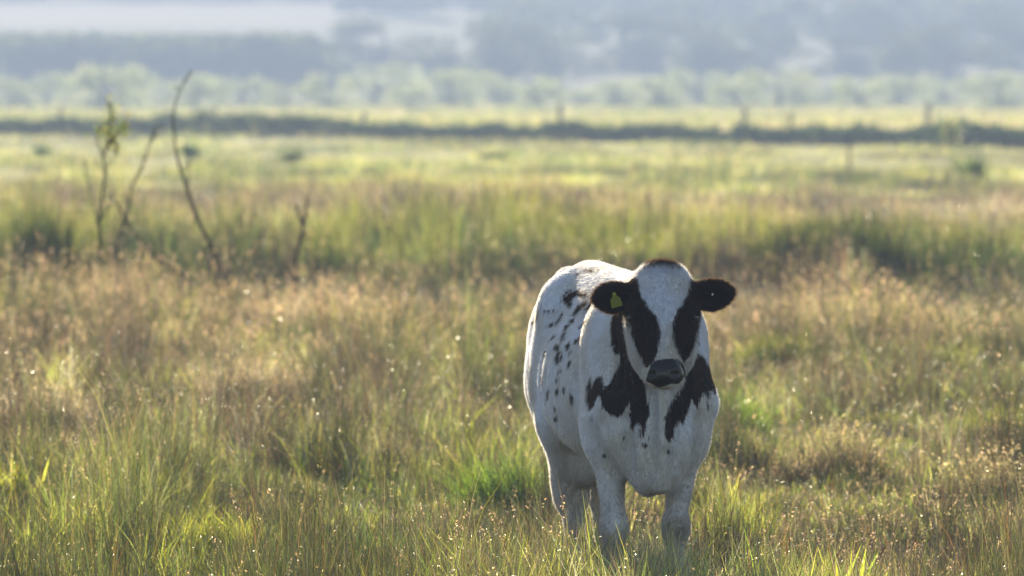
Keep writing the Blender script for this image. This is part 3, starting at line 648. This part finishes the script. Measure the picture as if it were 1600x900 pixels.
    n = 60000; X, D = scatter(n, 400, 1010, 1.6); P = ground_pts(X, D)
    dr = N1.fbm(X * .08, D * .012)
    h = rng.uniform(.3, .75, n) * (1 + .9 * np.exp(-((D - 440) / 30) ** 2) * (N2.fbm(X * .3, D * .03)))
    c = np.where((rng.random(n) < .30 + .8 * (dr - .4))[:, None], pick(STRAW + PINK + MAUVE, n) * .8, pick(LIME + GREEN + GREEN, n))
    v, f, cc, tip, lv = ribbons(P, h, rng.uniform(.02, .05, n) * (D / 500), rng.uniform(.05, .6, n), c, c * 1.15, 2, 1.5)
    V, Fs, Cc = merge([(v, f, cc)]); tag(np_mesh('distant_grass', V, Fs, M_grass, None, False, {'col': Cc}), 'hazy pale rough grass on the far side of the dark hedge', 'grass', kind='stuff')
    # ---- dew
    tip_a = np.concatenate([tip_a, tip_n]); a = tip_a[rng.random(len(tip_a)) < np.clip((tip_a[:, 1] - 29) / 22, .06, 1) * .8]; V, Fs = flakes(a, .0028)
    k = 26000; X, D = scatter(k, 46, 84, 1.0); Pd = ground_pts(X, D); Pd[:, 2] += rng.uniform(.12, .55, k); V2, F2 = flakes(Pd, .0034)
    k = 3600; X, D = scatter(k, 90, 230, 1.6); Pd = ground_pts(X, D); Pd[:, 2] += rng.uniform(.15, .6, k); V3, F3 = flakes(Pd, .008)
    V, Fs, _c = merge([(V, Fs, V), (V2, F2, V2), (V3, F3, V3)])
    tag(np_mesh('dew_drops', V, Fs, M_dew), 'sparkling dew drops on the grass blades', 'dew', kind='stuff')

# ---- single tussocks and clumps that stand out
def at_px(px, ybase):
    D = gD(ybase); X = (px - 800) / FPX * D; return X, D
def clump(name, label, cat, px, ybase, r, h, n, cols, tips, wd, lean, group=None, mat=None, segs=3, seedf=0):
    X, D = at_px(px, ybase); z = float(ground_z(X, D)); a = rng.random(n) * 6.283; rr = r * rng.random(n) ** .6
    P = np.stack([rr * np.cos(a), rr * np.sin(a), ground_z(X + rr * np.cos(a), D + rr * np.sin(a)) - z], 1)
    hh = h * rng.uniform(.45, 1.1, n) * (1 - .35 * (rr / r) ** 2); kc = .66 * np.exp(2.6 * (N2.fbm((P[:, 0] + X) * 9, (P[:, 1] + D) * 5, 2) - .5))[:, None]; c = pick(cols, n) * kc; c1 = pick(tips, n) * kc
    v, f, cc, tip, lv = ribbons(P, hh, rng.uniform(.7, 1.3, n) * wd, lean * rng.uniform(.2, 1.5, n), c, c1, segs, 1.8); ps = [(v, f, cc)]
    if seedf: sh = rng.random(n) < seedf; ps.append(seeds(tip[sh], lv[sh], 8, .07, .008, .008, PINK + STRAW))
    V, Fs, Cc = merge(ps); o = np_mesh(name, V, Fs, mat or M_grass, None, True, {'col': Cc}); o.location = (X, D, z)
    return tag(o, label, cat, group)
DKGREEN = [(.035, .07, .014), (.05, .09, .016)]; VIV = [(.075, .118, .014), (.10, .145, .018)]
TG = 'grass tussocks standing out of the near meadow'
clump('grass_tussock', 'bright green grass tussock beside the left flank of the cow', 'tussock', 800, 815, .30, .42, 1000, DKGREEN + VIV, VIV, .0036, .6, TG)
clump('grass_tussock', 'dark green tussock low in the meadow left of the cow', 'tussock', 595, 930, .24, .36, 800, DKGREEN, VIV, .0036, .5, TG)
clump('grass_tussock', 'lush green tussock just behind the chest of the cow on the right', 'tussock', 1138, 690, .26, .42, 700, DKGREEN + VIV, VIV, .003, .45, TG)
clump('rush_tussock', 'round dark brown rush tussock in the middle of the left meadow', 'tussock', 600, 755, .20, .36, 900, BROWN, BROWN + STRAW[:1], .0018, .35, TG)
clump('rush_tussock', 'large dark brown rush tussock near the crest on the left', 'tussock', 395, 640, .42, .42, 1300, BROWN, BROWN + PINK, .0022, .35, TG, seedf=.2)
clump('rush_tussock', 'brown stemmed rush tussock at the bottom edge just left of the cow legs', 'tussock', 740, 1040, .26, .37, 1000, BROWN, BROWN + STRAW[:1], .0018, .3, TG, seedf=.1)
clump('rush_tussock', 'tall dark rush tussock on the far left side of the meadow', 'tussock', 60, 690, .40, .46, 1300, BROWN, BROWN + PINK, .002, .35, TG, seedf=.2)
clump('rush_tussock', 'brown rush tussock at the right end of the meadow in front of the pale band', 'tussock', 1545, 800, .30, .38, 1000, BROWN, BROWN + STRAW[:1], .0018, .35, TG, seedf=.15)
clump('grass_tussock', 'yellow green leafy tussock on the crest to the right of the cow', 'tussock', 1215, 585, .32, .42, 600, GREEN + VIV, LIME, .0045, .5, TG)
clump('grass_tussock', 'green leafy tussock on the crest near the right edge', 'tussock', 1440, 590, .42, .38, 800, GREEN, LIME, .0045, .6, TG)
clump('grass_tussock', 'upright green tussock close behind the left flank tussock', 'tussock', 770, 735, .22, .28, 500, GREEN + VIV, LIME, .003, .4, TG)
clump('broad_leaf_plant', 'bright green broad leaved plant at the bottom right edge', 'plant', 1322, 1010, .14, .44, 60, [(.20, .26, .03)], [(.24, .28, .035)], .018, .35)
clump('broad_leaf_plant', 'bright green leafy plant at the left edge of the meadow', 'plant', 22, 805, .20, .34, 90, [(.24, .27, .03)], [(.26, .28, .035)], .015, .5)
clump('grass_tussock', 'spiky green tussock right of the front legs of the cow', 'tussock', 1140, 870, .22, .38, 380, GREEN + VIV, LIME, .0034, .5, TG)
clump('grass_tussock', 'yellow green tussock in the lower left between two darker ones', 'tussock', 330, 880, .30, .30, 800, LIME, LIME, .0036, .6, TG)
clump('rush_tussock', 'small dark rush tussock low on the left side of the meadow', 'tussock', 420, 850, .20, .30, 700, BROWN, BROWN + STRAW[:1], .0020, .4, TG)
clump('rush_tussock', 'dark brown rush tussock on the right between the cow and the right edge', 'tussock', 1310, 760, .30, .40, 1100, BROWN, BROWN + STRAW[:1], .0020, .35, TG, seedf=.12)
clump('grass_tussock', 'short green tussock in the pale band at the right end of the meadow', 'tussock', 1560, 700, .34, .34, 700, GREEN + VIV, LIME, .004, .5, TG)
clump('flowering_tussock', 'tall pale flowering grass around the feet of the saplings', 'tussock', 190, 525, .62, .62, 900, GREEN + BROWN, STRAW + PINK, .0035, .3, TG, M_seed, 3, .5)
clump('flowering_tussock', 'pinkish flowering grass on the crest just right of the saplings', 'tussock', 490, 540, .70, .46, 900, GREEN + BROWN, STRAW + PINK, .0035, .35, TG, M_seed, 3, .5)
RG = 'dark green reed clumps beyond the ditch'
for px, yb, r_, h_, lb in ((60, 440, .40, 1.15, 'tall dark reed clump at the far left beyond the ditch'), (390, 432, 1.1, .62, 'wide dark green sedge clump behind the bent bare stem'),
                          (1330, 436, .50, 1.05, 'tall dark green reed clump beyond the ditch right of the cow'), (1255, 432, .45, .80, 'narrow green reed clump left of the tall one beyond the ditch'),
                          (1480, 436, .8, .62, 'low wide green sedge clump beyond the ditch near the right edge')):
    clump('reed_clump', lb, 'reeds', px, yb, r_ * 1.25, h_, 620, DKG, GREEN + LIME[:1], .009, .2, RG, M_reed)

# ---- tubes, saplings, posts
def tube(name, pts, rad, mat, parent, sides=7):
    pts = np.array(pts, float); m = len(pts)
    # resample smoothly
    t = np.linspace(0, m - 1, m * 4 - 3); i = np.clip(t.astype(int), 0, m - 2); u = (t - i)[:, None]
    p0 = pts[np.maximum(i - 1, 0)]; p1 = pts[i]; p2 = pts[i + 1]; p3 = pts[np.minimum(i + 2, m - 1)]
    Pp = .5 * (2 * p1 + (p2 - p0) * u + (2 * p0 - 5 * p1 + 4 * p2 - p3) * u ** 2 + (3 * p1 - p0 - 3 * p2 + p3) * u ** 3)
    rr = np.interp(t, range(m), rad); T = np.gradient(Pp, axis=0); T /= np.linalg.norm(T, axis=1, keepdims=True)
    A = np.cross(T, [0, 1, 0.01]); A /= np.linalg.norm(A, axis=1, keepdims=True); B = np.cross(T, A)
    an = np.arange(sides) / sides * 2 * np.pi
    V = (Pp[:, None] + (A[:, None] * np.cos(an)[None, :, None] + B[:, None] * np.sin(an)[None, :, None]) * rr[:, None, None] * (1 + rng.normal(0, .06, (len(Pp), 1, 1)))).reshape(-1, 3)
    k = np.arange(len(Pp) - 1)[:, None] * sides; j = np.arange(sides)[None]; jn = (j + 1) % sides
    Fq = np.stack([k + j, k + jn, k + sides + jn, k + sides + j], -1).reshape(-1, 4)
    return np_mesh(name, V, [Fq, np.arange(sides)[None], (len(Pp) - 1) * sides + np.arange(sides)[None, ::-1]], mat, parent, True)
def leaves(name, centers, spread, n, size, cols, parent, mat):
    c = np.array(centers, float)[rng.integers(len(centers), size=n)] + rng.normal(0, 1, (n, 3)) * spread
    a = rng.normal(0, 1, (n, 3)) + (0, 0, .8); a /= np.linalg.norm(a, axis=1, keepdims=True); b = np.cross(a, rng.normal(0, 1, (n, 3))); b /= np.linalg.norm(b, axis=1, keepdims=True)
    s = size * rng.uniform(.6, 1.4, (n, 1)); V = np.stack([c, c + a * s * .5 - b * s * .22, c + a * s, c + a * s * .5 + b * s * .22], 1).reshape(-1, 3)
    return np_mesh(name, V, [np.arange(4 * n).reshape(n, 4)], mat, parent, False, {'col': np.repeat(pick(cols, n), 4, 0)})
def stem(label, pix, D, rad, branches=(), leafspec=None, name='bare_sapling'):
    rad = [r * .9 for r in rad]
    """pix: picture positions from the foot to the tip; the foot goes down to the soil"""
    f = lambda x, y, dy=0: np.array([(x - 800) / FPX * (D + dy), D + dy, CAM_H - (y - HOR) / FPX * (D + dy)])
    base = f(*pix[0]); base[2] = float(ground_z(base[0], base[1])) - .03
    e = empty(name, tuple(base)); tag(e, label, 'sapling', 'thin saplings on the near bank of the ditch')
    dys = np.cumsum(rng.normal(0, .03, len(pix))); pts = [(0, 0, 0)] + [f(x, y, dy) - base for (x, y), dy in zip(pix, dys)]
    if pts[1][2] < .06: pts.pop(1)
    tube('trunk', pts, np.interp(range(len(pts)), range(len(rad)), rad) if len(rad) == len(pts) else np.linspace(rad[0], rad[-1], len(pts)), M_twig, e)
    for bp in branches:
        q = [f(x, y, rng.normal(0, .05)) - base for x, y in bp]; tube('branch', q, np.linspace(rad[-1] * 1.8, rad[-1] * .8, len(q)), M_twig, e, 6)
    P_ = np.array(pts)
    for _ in range(9):
        t = rng.uniform(.25, .97) * (len(P_) - 1); i = int(t); q0 = P_[i] * (1 - t + i) + P_[min(i + 1, len(P_) - 1)] * (t - i); an = rng.random() * 6.283; ln = rng.uniform(.06, .20)
        d = np.array([math.cos(an) * .7, math.sin(an) * .7, rng.uniform(.3, 1.0)]); q1 = q0 + d * ln * .5 + rng.normal(0, .01, 3); q2 = q0 + d * ln + rng.normal(0, .02, 3)
        tube('twig', [q0, q1, q2], [.006, .0045, .003], M_twig, e, 5)
    if leafspec:
        cs = [f(x, y, rng.normal(0, .05)) - base for x, y in leafspec]; leaves('leaf', cs, np.array([.03, .03, .05]), 340, .05, LIME + GREEN, e, M_leaf)['kind'] = 'stuff'
    return e
stem('slender sapling with a tuft of green leaves at its top, left of the other stems', [(160, 470), (159, 427), (155, 359), (158, 322), (165, 272), (162, 245), (171, 222), (173, 190), (175, 158)], 79, [.022, .006],
     [[(155, 359), (148, 327), (138, 285), (132, 249)], [(162, 245), (154, 225), (150, 204)], [(171, 222), (185, 205), (196, 190)], [(156, 345), (170, 322), (182, 312)]],
     [(175, 165), (173, 180), (170, 195), (168, 212), (172, 225), (178, 218), (188, 205), (195, 196), (160, 208), (152, 212), (182, 232), (166, 232)], 'leafy_sapling')
stem('bare forked sapling curving up between the leafy and the tall bent one', [(188, 470), (187, 418), (182, 386), (196, 340), (207, 290), (223, 258), (235, 222), (241, 199)], 79.5, [.020, .006], [[(207, 290), (218, 270), (226, 262)], [(235, 222), (246, 208), (250, 202)]])
stem('bare thin stem leaning to the left low among the saplings', [(300, 470), (291, 436), (255, 409), (228, 386), (200, 350), (185, 322), (171, 304)], 80, [.018, .009], [[(200, 350), (196, 335)]])
stem('tallest bare sapling, dark and bent like a bow with its tip hooking right', [(366, 500), (360, 477), (353, 445), (337, 400), (319, 363), (305, 331), (291, 290), (278, 249), (272, 208), (272, 172), (282, 140), (298, 110)], 78.5, [.032, .005], [[(293, 293), (295, 262), (288, 227)], [(305, 331), (302, 350), (300, 362)]])
stem('short bare knobbly stem to the right of the tall bent sapling', [(458, 480), (460, 454), (464, 395), (474, 354), (480, 309)], 79, [.020, .012], [[(474, 354), (466, 330), (462, 322)], [(470, 370), (480, 362)]], None)
# thin stake on the pasture and seven fence posts behind the hedge
def post(label, px, D, ytop, wd, group, name='fence_post'):
    X = (px - 800) / FPX * D; z0 = float(ground_z(X, D)) - .1; z1 = CAM_H - (ytop - HOR) / FPX * D
    bm = bmesh.new(); hgt = z1 - z0; prof = [(0, 1), (.25, 1.02), (.5, .97), (.75, 1.0), (.95, .96), (1.0, .7)]; sides = 10; rings = []
    for t, r in prof:
        rings.append([bm.verts.new((wd * r * math.cos(a * 2 * math.pi / sides) * (1 + .05 * math.sin(a * 3)) + .02 * t, wd * r * math.sin(a * 2 * math.pi / sides), hgt * t)) for a in range(sides)])
    for a, b in zip(rings, rings[1:]):
        for i in range(sides): bm.faces.new((a[i], a[(i + 1) % sides], b[(i + 1) % sides], b[i]))
    bm.faces.new(rings[-1]); bm.faces.new(rings[0][::-1]); me = bpy.data.meshes.new(name); bm.to_mesh(me); bm.free(); me.materials.append(M_post)
    o = link(bpy.data.objects.new(name, me)); o.location = (X, D, z0); return tag(o, label, 'post', group)
FG = 'fence posts behind the dark hedge'
for px, yt, ds in ((95, 162, 'leftmost'), (336, 165, 'second from the left, above the dark stems'), (568, 172, 'third from the left'), (875, 158, 'fourth from the left, nearly above the cow back'),
                   (1163, 160, 'third from the right'), (1235, 172, 'second from the right, lower than its neighbours'), (1450, 155, 'rightmost')):
    post('hazy grey wooden fence post, ' + ds, px, 405 - (px - 300) * .035, yt + 4, .085, FG)
post('thin grey stake standing alone in the pasture right of the cow', 1326, 210, 222, .035, None, 'stake')
post('short thin grey stake in the pasture between the cow ear and the tall stake', 1172, 215, 262, .03, None, 'stake')

# ---- bushes and the hedge
def bush(label, px, D, ytop, wpx, cols, name='bush', n=700, leaf=.09, group=None):
    X = (px - 800) / FPX * D; z0 = float(ground_z(X, D)); h = CAM_H - (ytop - HOR) / FPX * D - z0; r = wpx / 2 / FPX * D
    e = empty(name, (X, D, z0)); tag(e, label, 'bush', group)
    cs = [(r * .75 * math.cos(a) * q, r * .6 * math.sin(a) * q, h * rng.uniform(.3, .85)) for a, q in zip(rng.random(9) * 6.28, rng.random(9))]
    leaves('foliage', cs, np.array([r * .25, r * .25, h * .16]), n, leaf, cols, e, M_leaf)
    for c in cs[:4]: tube('stem', [(0, 0, -.05), (c[0] * .4, c[1] * .4, h * .3), c], [.03, .02, .01], M_bark, e, 6)
BG = 'small bushes scattered over the pasture'
bush('small dark round bush at the left edge of the pasture', 67, 270, 232, 34, DKGREEN, group=BG)
bush('small dark bush on the pasture behind the tall bent sapling', 292, 262, 228, 44, DKGREEN, group=BG)
bush('low bush on the pasture below the gap right of the picture middle', 775, 265, 240, 50, GREEN, group=BG)
bush('round green bush on the pasture near the right edge', 1520, 190, 252, 78, DKGREEN + GREEN, group=BG)
bush('thin upright pale green shrub in front of the dark hedge at the right', 1484, 300, 184, 44, LIME + GREEN, 'shrub', 500, .13)
bush('small green bush on the left of the pasture beside the hedge foot', 455, 250, 238, 60, GREEN, group=BG)
def hedge():
    e = empty('hedge', (0, 352, 0)); tag(e, 'long low dark hedge crossing the whole pasture', 'hedge')
    n = 30000; u = rng.random(n); px = -250 + 2100 * u; D = 402 - 100 * ((px) / 1600) ** 1.2 * (px > 0) + rng.normal(0, .8, n)
    px_ = np.clip(px, 0, None); D = 402 - 95 * (px_ / 1600) ** 1.2 + rng.normal(0, .8, n); X = (px - 800) / FPX * D
    top = .32 + .62 * N2.fbm(X * .30, X * 0 + 3) + .3 * N3(X * 1.2, X * 0); top = top * np.where((px > 1120) & (px < 1145), .5, 1)
    c = np.stack([X, D - 352, ground_z(X, D) + top * rng.random(n) ** .7], 1)
    a = rng.normal(0, 1, (n, 3)); a /= np.linalg.norm(a, axis=1, keepdims=True); b = np.cross(a, rng.normal(0, 1, (n, 3))); b /= np.linalg.norm(b, axis=1, keepdims=True); s = rng.uniform(.06, .15, (n, 1))
    V = np.stack([c, c + a * s - b * s * .5, c + a * s * 2, c + a * s + b * s * .5], 1).reshape(-1, 3)
    np_mesh('foliage', V, [np.arange(4 * n).reshape(n, 4)], leafy('hedge_leaves', .32, .02, .5), e, False, {'col': np.repeat(pick([(.022, .042, .020), (.035, .055, .024)], n), 4, 0)})
hedge()

# ---- trees beyond the fields
def crown_mesh(name, n, lobes, leaf, cols, sx=1., sz=1., mat=None):
    """leaf clumps on the shells of many lobes, unit crown about 1 wide, 1 high"""
    L = []
    for _ in range(lobes):
        a = rng.random() * 6.28; q = rng.random() ** .5 * .34; z = rng.uniform(.06, .82); q *= (1.15 - .55 * abs(z - .35) * 1.6)
        L.append((q * math.cos(a) * sx, q * math.sin(a) * sx, z * sz, rng.uniform(.10, .20)))
    L = np.array(L); i = rng.integers(len(L), size=n); d = rng.normal(0, 1, (n, 3)); d /= np.linalg.norm(d, axis=1, keepdims=True)
    c = L[i, :3] + d * L[i, 3:] * rng.uniform(.55, 1.08, (n, 1)); c[:, 2] = np.maximum(c[:, 2], .02)
    a = rng.normal(0, 1, (n, 3)); a /= np.linalg.norm(a, axis=1, keepdims=True); b = np.cross(a, rng.normal(0, 1, (n, 3))); b /= np.linalg.norm(b, axis=1, keepdims=True)
    s = leaf * rng.uniform(.6, 1.4, (n, 1)); V = np.stack([c - a * s, c - b * s * .7, c + a * s, c + b * s * .7], 1).reshape(-1, 3)
    o = np_mesh(name, V, [np.arange(4 * n).reshape(n, 4)], mat or M_crown, None, False, {'col': np.repeat(pick(cols, n, .25), 4, 0)})
    me = o.data; bpy.data.objects.remove(o); return me
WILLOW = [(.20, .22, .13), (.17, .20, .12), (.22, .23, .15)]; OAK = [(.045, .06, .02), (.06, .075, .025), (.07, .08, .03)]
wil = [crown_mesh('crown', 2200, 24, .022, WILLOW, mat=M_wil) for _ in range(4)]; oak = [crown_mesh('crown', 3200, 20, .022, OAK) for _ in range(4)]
def trunk_mesh():
    o = tube('trunk', [(0, 0, -.03), (.01, 0, .2), (-.005, .01, .45), (.01, 0, .7)], [.035, .026, .018, .008], M_bark, None, 8); me = o.data; bpy.data.objects.remove(o); return me
trunk_me = trunk_mesh()
def limb_mesh(a):
    o = tube('limb', [(0, 0, .2), (.12 * math.cos(a), .12 * math.sin(a), .38), (.24 * math.cos(a), .24 * math.sin(a), .55)], [.016, .011, .005], M_bark, None, 6); me = o.data; bpy.data.objects.remove(o); return me
limb_me = [limb_mesh(a) for a in (0.3, 2.3, 4.4)]
def tree(name, label, px, D, ytop, wpx, meshes, group, k):
    X = (px - 800) / FPX * D; z0 = float(ground_z(X, D)) - .1; h = CAM_H - (ytop - HOR) / FPX * D - z0; wdt = wpx / FPX * D
    e = empty(name, (X, D, z0), rng.random() * 6.28); e.scale = (wdt, wdt, h); tag(e, label, 'tree', group)
    for nm, me in [('crown', meshes[k % len(meshes)]), ('trunk', trunk_me)] + [('limb', m) for m in limb_me]: link(bpy.data.objects.new(nm, me), e)
ORD = ['first', 'second', 'third', 'fourth', 'fifth', 'sixth', 'seventh', 'eighth', 'ninth', 'tenth', 'eleventh', 'twelfth', 'thirteenth', 'fourteenth', 'fifteenth', 'sixteenth', 'seventeenth', 'eighteenth', 'nineteenth', 'twentieth', 'twenty first', 'twenty second', 'twenty third', 'twenty fourth', 'twenty fifth']
row = [(18, 112, 100), (72, 104, 95), (160, 76, 140), (215, 95, 70), (262, 118, 80), (305, 106, 100), (378, 104, 120), (448, 122, 90), (512, 108, 90), (585, 88, 130), (642, 118, 80), (702, 96, 125), (775, 104, 115), (838, 112, 90),
       (905, 128, 90), (962, 116, 105), (1032, 112, 100), (1092, 100, 120), (1150, 108, 100), (1216, 96, 140), (1290, 118, 95), (1345, 112, 90), (1400, 98, 120), (1478, 112, 105), (1562, 104, 130)]
for k, (px, yt, wp) in enumerate(row):
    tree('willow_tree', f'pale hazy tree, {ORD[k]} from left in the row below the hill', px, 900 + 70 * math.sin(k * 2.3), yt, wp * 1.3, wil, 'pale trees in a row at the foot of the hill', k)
big = [(600, 24, 230), (700, 52, 110), (795, 18, 215), (870, 60, 120), (975, 14, 240), (1090, 26, 150), (1130, 62, 150), (1200, 30, 120), (1310, 50, 190), (1395, 30, 110), (1480, 28, 210), (1585, 6, 190), (515, 62, 90)]
big.sort()
for k, (px, yt, wp) in enumerate(big):
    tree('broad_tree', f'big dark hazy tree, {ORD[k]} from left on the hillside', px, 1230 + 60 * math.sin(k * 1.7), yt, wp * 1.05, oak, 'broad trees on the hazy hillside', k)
# far wood on the hill and the low wood at its left foot: masses nobody could count
def wood(name, label, spots, leaf, cols):
    V = []
    for X, D, r, h in spots:
        z0 = float(ground_z(X, D)); n = 240; d = rng.normal(0, 1, (n, 3)); d /= np.linalg.norm(d, axis=1, keepdims=True); d[:, 2] = np.abs(d[:, 2])
        c = np.array([X, D, z0 + h * .25]) + d * np.array([r, r, h * .75]) * rng.uniform(.8, 1.05, (n, 1))
        a = rng.normal(0, 1, (n, 3)); a /= np.linalg.norm(a, axis=1, keepdims=True); b = np.cross(a, rng.normal(0, 1, (n, 3))); b /= np.linalg.norm(b, axis=1, keepdims=True)
        V.append(np.stack([c - a * leaf, c - b * leaf, c + a * leaf, c + b * leaf], 1).reshape(-1, 3))
    V = np.concatenate(V); n = len(V) // 4
    tag(np_mesh(name, V, [np.arange(4 * n).reshape(n, 4)], M_crown, None, False, {'col': np.repeat(pick(cols, n), 4, 0)}), label, 'wood', kind='stuff')
sp = []
for _ in range(420):
    D = rng.uniform(1420, 2100); X = rng.uniform(-.095, .095) * D
    if X < -.018 * D and D < 1880: continue
    if N2.fbm(X / 60, D / 80) > .42: sp.append((X, D, rng.uniform(4, 8), rng.uniform(5, 9)))
for _ in range(130):
    D = rng.uniform(1880, 2150); sp.append((rng.uniform(-.09, .0) * D, D, rng.uniform(5, 9), rng.uniform(6, 9)))
wood('hill_wood', 'bluish wood covering the upper slope of the hazy hill', sp, .7, OAK)
sp = []
for _ in range(240):
    D = rng.uniform(1170, 1260); X = rng.uniform(-.10, -.0235) * D; sp.append((X, D, rng.uniform(3.5, 6), 6.6 * (1.03 - 0.002 * (D - 1200)) * rng.uniform(.86, 1.04)))
wood('foot_wood', 'even topped blue grey wood below the pale field on the left hillside', sp, .55, OAK)
